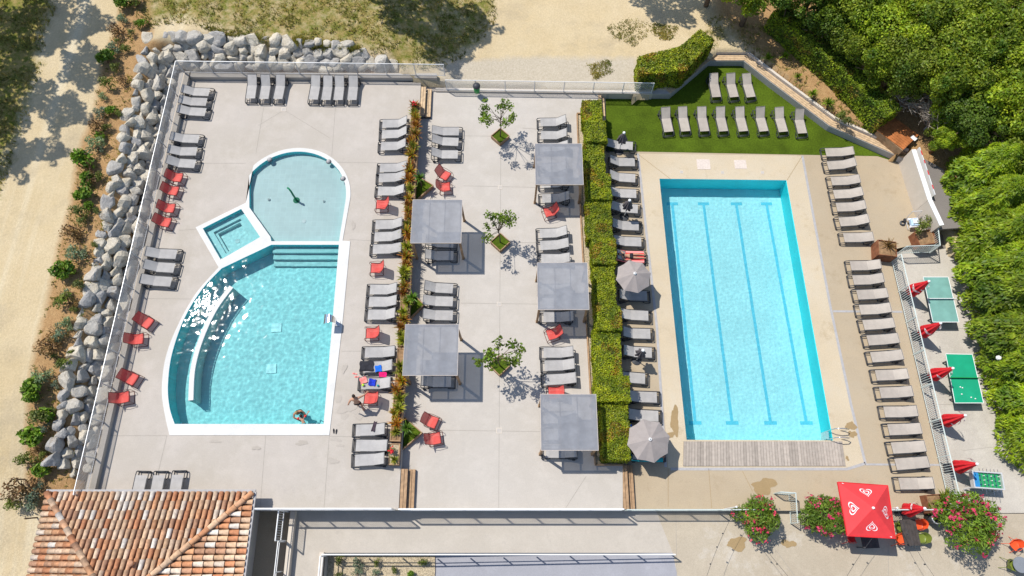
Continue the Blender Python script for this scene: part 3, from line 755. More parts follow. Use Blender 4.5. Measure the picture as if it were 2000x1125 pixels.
row(((1056, 817), (1056, 849), (1057, 883)), ZM, 1, 'mid', 'of the three under the bottom right pergola', mr)
HG = row(((1243, 287), (1247, 318), (1248, 350), (1250, 380), (1253, 410), (1255, 443), (1260, 474), (1264, 503), (1268, 545), (1271, 579), (1274, 618), (1278, 653), (1281, 690), (1268, 741), (1291, 777), (1294, 814), (1298, 852), (1301, 889)),
    ZR, 177, 'mid', 'in the column between hedge and lap pool', 'loungers between the hedge and the lap pool')
row(((1400, 197), (1435, 197), (1468, 197)), ZR, 95, 'lawn', 'of the upper three on the artificial lawn', 'loungers on the artificial lawn', 'from the left')
row(((1307, 265), (1340, 264), (1377, 264), (1414, 264), (1453, 264), (1493, 264), (1531, 265), (1568, 268)), ZR, 95, 'lawn', 'of the lower eight on the artificial lawn', 'loungers on the artificial lawn', 'from the left')
rc = 'loungers in the column right of the lap pool'
row(((1604, 299), (1608, 325), (1615, 355), (1620, 381), (1625, 406), (1631, 435), (1639, 465)), ZR, 2, 'warm', 'in the upper column right of the lap pool', rc)
row(((1652, 520), (1657, 548), (1665, 577), (1670, 606), (1677, 636), (1685, 666), (1692, 699), (1701, 734), (1709, 768), (1717, 805), (1725, 840), (1732, 876), (1739, 908), (1746, 945)), ZR, 2, 'warm', 'in the lower column right of the lap pool', rc)

# ------------------------------------------------------------------ red lounge chairs
def chair_data():
    prof = spline([Vector((.34, 0, .30)), Vector((.30, 0, .375)), Vector((.10, 0, .335)), Vector((-.10, 0, .315)), Vector((-.24, 0, .40)), Vector((-.36, 0, .62)), Vector((-.47, 0, .86))], 4)
    m = MB(); n = len(prof) - 1
    def f(u, v):
        p = prof[min(n, int(round(u * n)))]; s = v - .5; wid = .60 - .10 * max(0, u - .6)
        return (p.x + (s * s) * .16 * (1 if u > .5 else .1), s * wid, p.z + (s * s) * .20 * (1 - .3 * u))
    m.grid(f, n, 10); shell = m.data('chair_shell', m_red, True)
    m = MB()
    edge = [Vector(f(i / n, 0)) for i in range(n + 1)] + [Vector(f(1, j / 6)) for j in range(1, 6)] + [Vector(f(1 - i / n, 1)) for i in range(n + 1)] + [Vector(f(0, 1 - j / 6)) for j in range(1, 6)]
    m.tube(edge, .016, 6, closed=True)
    for s in (-1, 1):
        y = s * .33
        m.tube([(.30, s * .29, .42), (.40, y, .50), (.46, y, .30), (.44, y, .015), (.10, y * 1.02, .015), (-.28, y * .98, .015), (-.33, y * .9, .12), (-.25, s * .27, .44)], .014, 6)
        m.tube([(-.36, s * .27, .64), (-.02, y * 1.05, .56), (.40, y, .50)], .013, 6)
    m.tube([(.44, -.33, .015), (.44, .33, .015)], .014, 6); m.tube([(-.28, -.32, .015), (-.28, .32, .015)], .014, 6)
    return shell, m.data('chair_frame', m_redframe, True)
SH, FRM = chair_data()
def red_chair(px, py, z, ang, label, lift=.33):
    p = G(px, py, z + lift); p.z = z
    t = thing('lounge_chair', label, 'chair', p, R(ang), 'red woven lounge chairs')
    for k, d in (('seat_shell', SH), ('frame', FRM)):
        o = bpy.data.objects.new(k, d); COL.objects.link(o); o.parent = t
for i, (x, y, a) in enumerate(((345, 347, -8), (337, 373, -10), (330, 407, -6), (322, 434, -12))):
    red_chair(x, y, ZL, a, f'red woven lounge chair, {ordn(i + 1)} from the top of the upper four by the left railing')
for i, (x, y, a) in enumerate(((286, 629, -30), (268, 663, 6), (256, 739, -24), (240, 777, 12))):
    red_chair(x, y, ZL, a, f'red woven lounge chair, {ordn(i + 1)} from the top of the lower four by the left railing')
for x, y, a, l in ((747, 400, 182, 'between the second and third lounger trio by the planter'), (737, 524, 182, 'between the third and fourth lounger trio by the planter'),
                   (728, 651, 182, 'between the fourth and fifth lounger trio by the planter'), (725, 778, 178, 'beside the bending man')):
    red_chair(x, y, ZL, a, f'single red woven lounge chair {l}')
for x, y, a, l in ((867, 342, -32, 'upper red chair of the pair above the upper left pergola'), (868, 366, 4, 'lower red chair of the pair above the upper left pergola'),
                   (842, 823, -22, 'upper red chair of the pair below the lower left pergola'), (848, 857, 10, 'lower red chair of the pair below the lower left pergola')):
    red_chair(x, y, ZM, a, l + ', woven cord')
for x, y, l in ((1075, 414, 'below the topmost right pergola'), (1081, 652, 'below the middle right pergola'), (1084, 767, 'half hidden above the bottom right pergola')):
    red_chair(x, y, ZM, 198 if y < 700 else 182, f'single red woven lounge chair {l}')

# ------------------------------------------------------------------ shade pergolas
def pergola(quad, label):
    q = [G(x, y, 2.4) for x, y in quad]; c = sum(q, Vector()) / 4; W = ((q[1] - q[0]).length + (q[2] - q[3]).length) / 2; D = ((q[0] - q[3]).length + (q[1] - q[2]).length) / 2
    t = thing('pergola', label, 'pergola', (c.x, c.y, 0), 0, 'square shade pergolas on the middle deck')
    a, b = W / 2, D / 2
    for sx in (-1, 1):
        for sy in (-1, 1):
            m = MB(); m.bar((sx * (a - .03), sy * (b - .10), 0), (sx * (a - .08), sy * (b - .12), 2.30), .11)
            m.box((sx * (a - .03), sy * (b - .10), .03), (.15, .15, .06)); m.build('post', m_wood, t)
    for sy in (-1, 1):
        m = MB(); m.bar((-a, sy * (b - .05), 2.34), (a, sy * (b - .05), 2.34), .07, .13); m.build('beam', m_woodpale, t)
    for sx in (-1, 1):
        m = MB(); m.bar((sx * (a - .05), -(b - .09), 2.34), (sx * (a - .05), b - .09, 2.34), .06, .12); m.build('beam', m_woodpale, t)
    for x in (-a * .30, a * .32):
        m = MB(); m.bar((x, -(b - .09), 2.34), (x, b - .09, 2.34), .05, .10); m.build('rafter', m_wood, t)
    m = MB()
    def f(u, v):
        x, y = (u - .5) * (W + .02), (v - .5) * (D + .04)
        return (x, y, 2.425 - .045 * math.sin(u * 3 * math.pi) ** 2 * math.sin(v * math.pi) ** .5 - .01 * math.sin(v * math.pi))
    m.grid(f, 24, 16); cn = m.build('canopy', m_canopy, t, True)
    m = MB()
    for u in (0, 1): m.tube([Vector(f(u, v / 12)) for v in range(13)], .011, 5)
    for v in (0, 1): m.tube([Vector(f(u / 18, v)) for u in range(19)], .011, 5)
    m.build('hem', m_hatch, cn)
pergola(((806, 391), (902, 391), (901, 475), (803, 474)), 'timber pergola with grey shade cloth beside the planter, the upper left one')
pergola(((792, 634), (896, 635), (893, 733), (787, 733)), 'timber pergola with grey shade cloth beside the planter, the lower left one')
pergola(((1045, 281), (1137, 282), (1138, 361), (1046, 360)), 'timber pergola with grey shade cloth by the hedge, the topmost')
pergola(((1050, 514), (1147, 514), (1150, 605), (1050, 604)), 'timber pergola with grey shade cloth by the hedge, the middle one')
pergola(((1056, 771), (1163, 771), (1169, 879), (1057, 879)), 'timber pergola with grey shade cloth by the hedge, lowest and largest in view')

# ------------------------------------------------------------------ parasols
def parasol_open(px, py, z, h, r, label, n=8):
    p = G(px, py, z + h); p.z = z
    t = thing('open_parasol', label, 'parasol', p, R(11), 'taupe parasols by the lap pool')
    m = MB(); m.tube([(0, 0, .05), (0, 0, h + .02)], .024, 8); m.build('pole', m_white, t)
    m = MB(); m.lathe([(0, 0), (.27, 0), (.27, .05), (.06, .09), (.04, .25), (0, .25)], n=20); m.build('base', m_frame, t)
    m = MB(); nr = 6
    def P_(i, k, sub):
        a = (i + sub) * 2 * math.pi / n; rr = r * k
        if sub: rr *= math.cos(math.pi / n) * (1 - .035 * k)
        return Vector((rr * math.cos(a), rr * math.sin(a), h - .46 * k ** 1.15 + (.0 if not sub else -.03 * k)))
    for i in range(n):
        for k in range(nr):
            for s0, s1 in ((0, .5), (.5, 1)):
                def Q(k_, s_): return P_(i + (1 if s_ == 1 else 0), k_, .5 if s_ == .5 else 0)
                a, b = k / nr, (k + 1) / nr
                if k == 0: m.face([Q(0, 0), Q(b, s0), Q(b, s1)])
                else: m.face([Q(a, s0), Q(b, s0), Q(b, s1), Q(a, s1)])
    m.build('canopy', m_taupe, t)
    m = MB(); m.lathe([(0, h + .06), (.07, h + .055), (.085, h + .01), (.085, h - .02)], n=16); cap = m.build('cap', m_white, t)
    m = MB(); m.lathe([(0, h + .085), (.03, h + .08), (.03, h + .055)], n=10); m.build('finial', m_frame, cap)
    for i in range(n):
        m = MB(); a = i * 2 * math.pi / n
        m.bar((0, 0, h - .05), (r * .97 * math.cos(a), r * .97 * math.sin(a), h - .5), .014); m.build('rib', m_white, t)
parasol_open(1240, 534, ZR, 2.25, 1.0, 'open taupe eight-sided parasol over the middle of the hedge lounger column')
parasol_open(1270, 858, ZR, 2.25, 1.12, 'open taupe eight-sided parasol at the bottom of the hedge lounger column')
def folded(r0, r1, h0, h1, seed, n=40, nf=8):
    rr = random.Random(seed); m = MB(); K = 9
    ph = [rr.uniform(-.3, .3) for _ in range(K + 1)]
    def f(u, v):
        a = v * 2 * math.pi; k = u; env = (r0 + (r1 - r0) * min(1, k * 1.25)) * (1 - .35 * max(0, k - .75) / .25) if k < 1 else r1 * .5
        rad = env * (1 + .38 * math.sin(nf * a + ph[int(u * K)]) * min(1, k * 2))
        return (rad * math.cos(a), rad * math.sin(a), h1 + (h0 - h1) * k - .03 * math.sin(nf * a) * k)
    m.grid(f, K, n); return m
def parasol_shut(px, py, z, h, label, seed, tilt=0):
    p = G(px, py, z + h); p.z = z
    t = thing('folded_parasol', label, 'parasol', p, seed * 1.3, 'folded charcoal parasols by the hedge')
    m = MB(); m.tube([(0, 0, .05), (0, 0, h)], .024, 8); m.build('pole', m_white, t)
    m = MB(); m.lathe([(0, 0), (.27, 0), (.27, .05), (.06, .09), (.04, .25), (0, .25)], n=20); m.build('base', m_frame, t)
    folded(.05, .26, h - 1.0, h - .02, seed).build('folded_cloth', m_darkcloth, t, True)
    m = MB(); m.lathe([(0, h + .05), (.06, h + .045), (.085, h), (.085, h - .05)], n=14); m.build('cap', m_white, t)
for i, (x, y, l) in enumerate(((1219, 259, 'at the top of the hedge column'), (1230, 391, 'beside the fifth lounger from the top by the hedge'), (1256, 684, 'beside the thirteenth lounger from the top by the hedge'))):
    parasol_shut(x, y, ZR, 2.1, 'folded charcoal parasol with white cap ' + l, i + 1)
m_redcloth = M('red parasol cloth', (0.62, 0.022, 0.03), 0.75, 0.12, 5)
m_reddeep = M('red printed cloth', (0.68, 0.045, 0.05), 0.75, 0.06, 3)
m_print = M('white print', (0.78, 0.76, 0.76), 0.8, 0.03)
def heart_pts(n=24):
    out = []
    for i in range(n):
        t = i / n * 2 * math.pi
        out.append((16 * math.sin(t) ** 3 / 17, (13 * math.cos(t) - 5 * math.cos(2 * t) - 2 * math.cos(3 * t) - math.cos(4 * t)) / 17))
    return out
def heart_band(m, s0, s1, place):
    A = heart_pts(28)
    for i in range(28):
        j = (i + 1) % 28
        m.face([place(A[i][0] * s0, A[i][1] * s0), place(A[j][0] * s0, A[j][1] * s0), place(A[j][0] * s1, A[j][1] * s1), place(A[i][0] * s1, A[i][1] * s1)])
def red_parasol(px0, py0, px1, py1, z, h, label, seed):
    """closed red parasol leaning a little; px0,py0 the lower hem, px1,py1 the tip"""
    tip = G(px1, py1, z + h); base = Vector((tip.x + .04 * (seed % 3 - 1), tip.y + .05 * (seed % 2), z))
    t = thing('folded_parasol', label, 'parasol', base, 0, 'folded red parasols along the fences')
    ax = (tip - base); L = ax.length; q = Vector((0, 0, 1)).rotation_difference(ax.normalized()).to_matrix()
    def T(m): m.v = [tuple(q @ Vector(v)) for v in m.v]; return m
    m = MB(); m.tube([(0, 0, 0.02), (0, 0, L)], .026, 8); T(m).build('pole', m_frame, t)
    m = MB(); m.box((0, 0, .04), (.5, .5, .08)); m.build('base', m_frame, t)
    cl = T(folded(.07, .29, L - 1.95, L - .03, seed, nf=7)).build('folded_cloth', m_redcloth, t, True)
    m = MB()
    for k, zz in enumerate((L - 1.0, L - .66)):
        a0 = math.pi * (1.0 + .5 * k + .15 * seed)
        def place(x, y, a0=a0, zz=zz): 
            a = a0 + x * .30 / .27; return (.335 * math.cos(a), .335 * math.sin(a), zz + y * .13)
        for s0, s1 in ((1.0, .72), (.5, .22)): heart_band(m, s0, s1, place)
    T(m).build('print', m_print, cl)
    m = MB(); m.lathe([(0, L + .05), (.05, L + .03), (.075, L - .03)], n=12); T(m).build('cap', m_white, t)
for i, (a, b, c_, d_, l) in enumerate(((1776, 572, 1815, 549, 'topmost of the five along the picket fence'), (1796, 652, 1838, 631, 'second from the top along the picket fence'), (1820, 741, 1862, 719, 'third from the top along the picket fence'),
        (1842, 828, 1886, 811, 'fourth from the top along the picket fence'), (1864, 915, 1909, 906, 'lowest along the picket fence, by the football table'))):
    red_parasol(a, b, c_, d_, ZP, 2.5, 'folded red parasol with white hearts, ' + l, i + 1)
red_parasol(1765, 998, 1807, 993, ZLOW, 2.5, 'folded red parasol lying aslant between the big red parasol and the right oleander', 8)
# big square red parasol with heart marks
q4 = [G(x, y, ZLOW + 2.25) for x, y in ((1636, 941), (1734, 948), (1749, 1052), (1655, 1047))]
apx = G(1706, 992, ZLOW + 2.95)
cen = sum(q4, Vector()) / 4
t = thing('square_parasol', 'big open square red parasol printed with four white hearts between oleanders', 'parasol', (apx.x, apx.y, ZLOW))
apx = Vector((apx.x, apx.y, ZLOW + 2.95)); org = Vector((apx.x, apx.y, ZLOW))
def pane(i, u, v):
    """u 0 at the hem .. 1 at the tip, v along the hem"""
    a, b = q4[i] - org, q4[(i + 1) % 4] - org; tip = apx - org
    e = a.lerp(b, v); p = e.lerp(tip, u); p.z -= .05 * math.sin(math.pi * v) * (1 - u) * math.sin(math.pi * min(1, u + .25)); return p
m = MB()
for i in range(4): m.grid(lambda u, v, i=i: pane(i, u * .995, v), 8, 10)
cn = m.build('canopy', m_reddeep, t, False)
m = MB()
for i in range(4):
    a, b = q4[i] - org, q4[(i + 1) % 4] - org; m.face([a, b, b - Vector((0, 0, .10)), a - Vector((0, 0, .10))])
    m.tube([a + Vector((0, 0, .01)), b + Vector((0, 0, .01))], .012, 5)
m.build('valance', m_redcloth, cn)
m = MB()
for i, (v0, fl) in enumerate(((.5, -1), (.55, 1), (.5, 1), (.5, -1))):
    def place(x, y, i=i, v0=v0):
        w_ = .185; p = pane(i, .36 - y * .20 * (1 if i != 0 else 1), v0 + x * w_); return p + Vector((0, 0, .012))
    # looping double heart outline: outer ring open at one side, inner heart
    heart_band(m, 1.0, .84, place)
    heart_band(m, .56, .36, lambda x, y, pl_=place: pl_(x, y - .06))
for i in (0, 2):
    for sx in (.07,):
        A = heart_pts(16); m.face([pane(i, .05 + y * .022, sx + x * .022) + Vector((0, 0, .01)) for x, y in A])
m.build('heart_print', m_print, cn)
m = MB(); m.tube([(0, 0, 0), (0, 0, 2.97)], .03, 8); m.build('pole', m_white, t)
m = MB(); m.box((0, 0, .05), (.7, .7, .1)); m.build('base', m_frame, t)
for i in range(4):
    m = MB(); m.bar((0, 0, 2.88), tuple(q4[i] - org - Vector((0, 0, .03))), .02); m.build('rib', m_white, t)
m = MB(); m.lathe([(0, 3.02), (.05, 3.0), (.07, 2.93)], n=12); m.build('cap', m_white, t)
# ------------------------------------------------------------------ fences and walls
def fence_thing(name, label, pts, h, post_gap, parts, cat='fence', org=None, group=None):
    """pts: foot points. parts: dict with rail, bar, post sizes"""
    o = Vector(pts[0]); t = thing(name, label, cat, o, 0, group)
    L = [(Vector(a) - o, Vector(b) - o) for a, b in zip(pts, pts[1:])]
    up = Vector((0, 0, h)); rm, mt = parts.get('rail', .05), parts['mat']
    m = MB()
    for a, b in L: m.tube([a + up, b + up], rm / 2, 6)
    if parts.get('low') is not None:
        for a, b in L: m.tube([a + Vector((0, 0, parts['low'])), b + Vector((0, 0, parts['low']))], rm * .35, 5)
    for zz in parts.get('mids', ()):
        for a, b in L: m.tube([a + Vector((0, 0, zz)), b + Vector((0, 0, zz))], rm * .35, 5)
    m.build('rail', mt, t)
    for k, (a, b) in enumerate(L):
        n = max(1, round((b - a).length / post_gap))
        for i in range(0 if k == 0 else 1, n + 1):
            p = a.lerp(b, i / n); m = MB(); m.box((p.x, p.y, p.z + h / 2), (parts.get('post', .05),) * 2 + (h,), math.atan2((b - a).y, (b - a).x)); m.build('post', mt, t)
    g = parts.get('gap')
    if g:
        m = MB(); lo_ = parts.get('low', .08) or .05
        for a, b in L:
            n = int((b - a).length / g)
            for i in range(1, n):
                p = a.lerp(b, i / n); s = parts['bar']
                m.bar((p.x, p.y, p.z + lo_), (p.x, p.y, p.z + h - .02), s)
        m.build('bars', mt, t)
    g = parts.get('net')
    if g:
        m = MB(); lo_ = .06
        for a, b in L:
            ln = (b - a).length; n = int(ln / g); hh = h - .06 - lo_; run = hh * .9
            d = (b - a).normalized()
            for i in range(-int(run / g), n + 1):
                for sgn in (1, -1):
                    s0, s1 = i * g, i * g + run
                    t0, t1 = max(0, (0 - s0) / run), min(1, (ln - s0) / run)
                    if t1 <= t0: continue
                    za, zb = (t0, t1) if sgn > 0 else (1 - t0, 1 - t1)
                    m.bar(a + d * (s0 + run * t0) + Vector((0, 0, lo_ + hh * za)), a + d * (s0 + run * t1) + Vector((0, 0, lo_ + hh * zb)), parts['bar'])
        m.build('mesh_panel', mt, t)
    return t
FLa, FLb = Vector((-20.88, 28.15, ZL + .30)), Vector((-21.36, 2.35, ZL + .30))
FT = G(866, 172, ZM); FT = Vector((G(866, 126, ZL + 1.4).x, G(866, 126, ZL + 1.4).y, ZL + .30))
fence_thing('mesh_fence', 'long grey steel mesh fence on a concrete kerb down the left deck edge', [FLa, FLb], 1.10, 1.9, dict(rail=.055, post=.05, net=.11, bar=.008, low=.05, mat=m_steel))
fence_thing('mesh_fence', 'grey steel mesh fence along the top of the left deck below the boulders', [FLa + Vector((.06, 0, 0)), FT], 1.10, 1.9, dict(rail=.055, post=.05, net=.11, bar=.008, low=.05, mat=m_steel))
F2a, F2b = G(873, 178, ZM), G(1272, 184, ZM); F2a.z = F2b.z = .12; F2b.x -= .03
fence_thing('mesh_fence', 'low pale wire fence along the top of the middle deck carrying a green bin', [F2a, F2b], 1.0, 1.9, dict(rail=.05, post=.045, net=.09, bar=.006, low=.04, mat=m_white))
def kerb(name, label, pts, wd, z0, z1, mat, cat='kerb wall'):
    o = Vector((pts[0].x, pts[0].y, z0)); m = MB()
    for a, b in zip(pts, pts[1:]): m.bar((a.x, a.y, (z0 + z1) / 2), (b.x, b.y, (z0 + z1) / 2), wd, z1 - z0)
    return tag(m.build(name, mat, org=o), label, cat)
kerb('concrete_kerb', 'raised concrete kerb under the long left mesh fence', [Vector((-20.64, 28.25, 0)), Vector((-21.18, 1.6, 0))], .30, ZL - .5, ZL + .30, m_ramp)
kerb('concrete_kerb', 'raised concrete kerb under the mesh fence above the top loungers', [Vector((-20.42, 27.98, 0)), Vector((G(853, 150, ZL + .3).x, G(853, 150, ZL + .3).y + .1, 0))], .36, -.3, ZL + .302, m_ramp)
kerb('concrete_kerb', 'low white kerb under the wire fence of the middle deck', [Vector((LMt.x + .9, F2a.y + .05, 0)), Vector((F2b.x + .1, F2b.y + .05, 0))], .24, -.5, .12, m_render)
# bottom rails with bars, each on its own level
bar_ = dict(rail=.09, post=.055, gap=.11, bar=.016, low=.08, mat=m_white)
LX = LM(Y0)
fence_thing('railing', 'white bar railing at the bottom of the left deck above the ramp', [Vector((-13.0, Y0, ZL)), Vector((LX - .2, Y0, ZL))], 1.02, 1.55, bar_)
fence_thing('railing', 'white bar railing at the bottom of the middle deck above the ramp', [Vector((LX + .1, Y0, ZM)), Vector((MR[0].x - .1, Y0, ZM))], 1.02, 1.55, bar_)
grn = dict(rail=.06, post=.05, gap=.11, bar=.018, low=.08, mat=m_greenrail)
fence_thing('railing', 'white bar railing at the bottom of the tan deck left of the oleanders', [Vector((MR[0].x + .15, Y0, ZR)), Vector((12.2, Y0, ZR))], 1.0, 1.6, grn)
fence_thing('railing', 'short railing right of the big red parasol beside the folded one', [Vector((18.9, Y0, ZR)), Vector((22.0, Y0, ZR))], 1.0, 1.6, grn)
fence_thing('railing', 'white bar railing turning down along the steps between two oleanders', [Vector((13.6, 2.55, ZR)), Vector((14.35, 2.5, ZR)), Vector((14.4, 1.1, ZLOW))], 1.0, 1.4, grn)
hand = dict(rail=.06, post=.05, low=.5, mat=m_white)
fence_thing('railing', 'short white bar railing at the left end of the ramp', [Vector((-11.55, Y0 - .05, ZLOW + .1)), Vector((-11.55, .25, ZLOW + .1))], 1.75, 1.5, dict(rail=.07, post=.055, gap=.11, bar=.016, low=.9, mat=m_white))
fence_thing('handrail', 'double white handrail running down left of the ramp', [Vector((-11.6, .2, ZLOW)), Vector((-11.6, -4, ZLOW))], 1.25, 1.6, dict(rail=.06, post=.05, low=1.0, mat=m_white))
kerb('concrete_kerb', 'pale concrete kerb at the left end of the ramp', [Vector((-11.3, Y0 - .02, 0)), Vector((-11.3, -5, 0))], .26, -1.2, ZLOW + .35, m_render)
fence_thing('handrail', 'white handrail along the lower side of the ramp above the blue path', [Vector((-9.42, -.40, ZLOW)), Vector((8.1, -.40, ZLOW))], 1.0, 1.75, dict(rail=.075, post=.05, low=.55, mat=m_white))
fence_thing('handrail', 'white handrail going down left of the gravel bed', [Vector((-9.5, -.48, ZLOW)), Vector((-9.5, -5, ZLOW))], 1.0, 1.75, dict(rail=.075, post=.05, low=.55, mat=m_white))
kerb('concrete_kerb', 'pale kerb left of the gravel bed', [Vector((-9.66, -.3, 0)), Vector((-9.66, -6, 0))], .22, -1.6, ZLOW + .2, m_render)
# picket fence on the right
pf = dict(rail=.06, post=.06, gap=.125, bar=.022, low=.1, mat=m_greenrail)
fence_thing('picket_fence', 'long pale green bar fence between the right lounger column and the games terrace', [FB[0], FB[1]], 1.1, 1.75, pf)
fa, fb = G(1752, 496, ZR), G(1815, 494, ZR)
fence_thing('picket_fence', 'short pale bar fence behind the rust planter at the head of the games terrace', [fa, fb, fb + Vector((.15, 1.3, 0))], 1.1, 1.5, pf)
kerb('concrete_kerb', 'long worn concrete kerb along the right side of the games terrace', [p + Vector((.12, 0, 0)) for p in KERB], .28, ZP - .4, ZP + .32, m_terrace)
m = MB()
pk = [p + Vector((.42, 0, ZP + .1)) for p in KERB]
for a, b in zip(pk[1:4], pk[2:4]): m.bar(a, b, .10, .55)
tag(m.build('edging_board', m_wood, org=pk[1]), 'weathered timber edging board outside the terrace kerb', 'board')
# lawn wall: concrete face, timber seat, pale coping
def offs(pts, d):
    out = []
    for i, p in enumerate(pts):
        t0 = (p - pts[i - 1]).normalized() if i else None; t1 = (pts[i + 1] - p).normalized() if i < len(pts) - 1 else None
        n0 = Vector((-t0.y, t0.x, 0)) if t0 else None; n1 = Vector((-t1.y, t1.x, 0)) if t1 else None
        if n0 is None: n = n1
        elif n1 is None: n = n0
        else:
            n = (n0 + n1).normalized(); n = n / max(.3, n.dot(n0))
        out.append(p + n * d)
    return out
def band(m, pts, d0, d1, z0, z1):
    A, B = offs(pts, d0), offs(pts, d1)
    for i in range(len(pts) - 1):
        a, b, c_, d_ = A[i], A[i + 1], B[i + 1], B[i]
        m.prism([(a.x, a.y), (b.x, b.y), (c_.x, c_.y), (d_.x, d_.y)], z0, z1)
org = LAWNW[0].copy()
t = thing('seat_wall', 'angular concrete retaining wall with timber bench top round the artificial lawn', 'wall', org)
LW = [p - org for p in LAWNW]
m = MB(); band(m, LW, 0, .50, -.1, .50); m.build('wall_body', m_wallc, t)
for k in range(3):
    m = MB(); band(m, LW[1:], .03 + k * .15, .03 + k * .15 + .135, .502, .545); m.build('seat_board', m_woodpale, t)
m = MB(); band(m, LW[1:], .50, .66, -.3, .72); m.build('coping', m_render, t)
# wall with banner on the right, asphalt bay, dark opening
a0, a1 = G(1754, 318, ZR), G(1784, 414, ZR); a2 = G(1806, 462, ZR)
t = thing('boundary_wall', 'tall pale rendered wall at the right of the upper lounger column', 'wall', a0)
m = MB()
for p_, q_ in ((a0, a1), (a1, a2)):
    d = (q_ - p_).normalized(); n = Vector((d.y, -d.x, 0)) * -.0
    m.bar(p_ - a0 + Vector((.12, 0, .75)), q_ - a0 + Vector((.12, 0, .75)), .22, 1.5)
m.build('wall_body', m_render, t)
m = MB(); m.bar(Vector((.13, 0, 1.52)), a1 - a0 + Vector((.13, 0, 1.52)), .26, .04); m.bar(a1 - a0 + Vector((.13, 0, 1.52)), a2 - a0 + Vector((.13, 0, 1.52)), .26, .04); m.build('coping', m_white, t)
b0 = a0 + Vector((.55, .2, 0)); 
t = thing('banner', 'narrow white banner with small red marks fixed behind the tall pale wall', 'banner', (b0.x, b0.y, .3))
m = MB(); d = a1 - a0; m.bar((0, 0, .45), (d.x * .95, d.y * .95, .45), .03, .6); cloth = m.build('cloth', m_white, t)
m = MB()
for k, s in ((.12, .3), (.30, .22), (.52, .30), (.80, .26)):
    p = Vector((d.x * k, d.y * k, .9)); m.box((p.x, p.y, .757), (.05, s, .012), math.atan2(d.y, d.x) + math.pi / 2)
m.build('mark', m_redcloth, cloth)
bay = [G(x, y, .55) for x, y in ((1788, 300), (1850, 335), (1878, 445), (1828, 448))]
m = MB(); m.prism([(p.x, p.y) for p in reversed(bay)], .35, .55)
tag(m.build('asphalt_bay', m_asphalt, org=bay[3]), 'grey asphalt platform above the dark opening beside the conifer hedge', 'platform')
m = MB(); pv = [G(x, y, ZP) for x, y in ((1820, 490), (1885, 478), (1885, 452), (1822, 462))]
m.prism([(p.x, p.y) for p in reversed(pv)], ZP - .02, ZP + .02)
struct(m.build('dark_void_sheet', m_asphalt))  # dark sheet standing in for the shaded void under the platform
# ------------------------------------------------------------------ steps, benches
def steps(name, label, p0, p1, n, z0, dirx, run=.33, mat=m_woodpale):
    """timber steps rising from z0 towards dirx between plan points p0-p1 (the upper edge)"""
    t = thing(name, label, 'steps', (p0.x, p0.y, z0))
    rise = .45 / (n + 0.0)
    for k in range(n):
        m = MB(); x = (k + .5) * run * dirx; zt_ = .45 - (k) * rise - .03
        for s in (-1, 1):
            m.bar((x + s * run * .24, 0, zt_), ((p1 - p0).x + x + s * run * .24, (p1 - p0).y, zt_), run * .42, .05)
        m.build('tread', mat, t)
    for yy in (.03, (p1 - p0).y - .03):
        m = MB(); f = yy / (p1 - p0).y; m.prism([((p1 - p0).x * f + min(0, dirx * run * n), yy - .02), ((p1 - p0).x * f + max(0, dirx * run * n), yy - .02), ((p1 - p0).x * f + max(0, dirx * run * n), yy + .02), ((p1 - p0).x * f + min(0, dirx * run * n), yy + .02)], 0, .1)
        m.build('stringer', m_frame, t)
steps('timber_steps', 'timber steps from the left deck down to the middle deck at the top', Vector((LM(26.4) + .02, 25.2, 0)), Vector((LMt.x + .02, 27.3, 0)), 2, ZM, 1)
steps('timber_steps', 'timber steps from the left deck down to the middle deck near the bottom', Vector((LM(1.75) + .02, 1.75, 0)), Vector((LM(3.7) + .02, 3.7, 0)), 2, ZM, 1, .36, m_wood)
a, b = G(1170, 240, ZM), G(1166, 184, ZM)
steps('timber_steps', 'timber steps from the middle deck down to the artificial lawn', Vector((a.x + .02, a.y, 0)), Vector((a.x + .02, b.y, 0)), 2, ZR, 1, .22)
a, b = MR[0], MR[1]
steps('timber_steps', 'timber steps from the middle deck down to the tan pool deck', Vector((a.x + .02, a.y + .06, 0)), Vector((a.x + .02, b.y, 0)), 2, ZR, 1, .33, m_wood)
# ------------------------------------------------------------------ boulders
def boulder_data(seed):
    bm = bmesh.new(); bmesh.ops.create_icosphere(bm, subdivisions=3, radius=.5)
    rr = random.Random(seed); off = Vector((seed * 7.3, 1.7, 0))
    planes = [(Vector((rr.gauss(0, 1), rr.gauss(0, 1), rr.gauss(0, 1))).normalized(), rr.uniform(.27, .40)) for _ in range(10)]
    for v in bm.verts:
        for n, d in planes:
            e = v.co.dot(n) - d
            if e > 0: v.co -= n * e * .98
        v.co *= 1 + .07 * noise.noise(v.co * 3 + off) + .05 * noise.noise(v.co * 9 + off)
    me = bpy.data.meshes.new('boulder'); bm.to_mesh(me); bm.free(); return me
m_rock, nt, bs, new, link = new_mat('limestone boulder')
oi = new('ShaderNodeObjectInfo'); r1 = new('ShaderNodeMapRange'); r1.inputs['From Min'].default_value = .48; r1.inputs['From Max'].default_value = .85; link(oi.outputs['Random'], r1.inputs['Value'])
geo = new('ShaderNodeNewGeometry')
vm = new('ShaderNodeVectorMath'); vm.operation = 'ADD'; tco = new('ShaderNodeTexCoord'); link(tco.outputs['Object'], vm.inputs[0]); link(oi.outputs['Location'], vm.inputs[1])
warm = mix(nt, (0.55, 0.48, 0.36), (0.68, 0.63, 0.54), noise_tex(nt, 2.5, 5, .7, vm.outputs[0]))
cool = mix(nt, (0.30, 0.29, 0.28), (0.52, 0.50, 0.47), noise_tex(nt, 2.2, 5, .75, vm.outputs[0]))
c = mix(nt, warm, cool, r1.outputs['Result'])
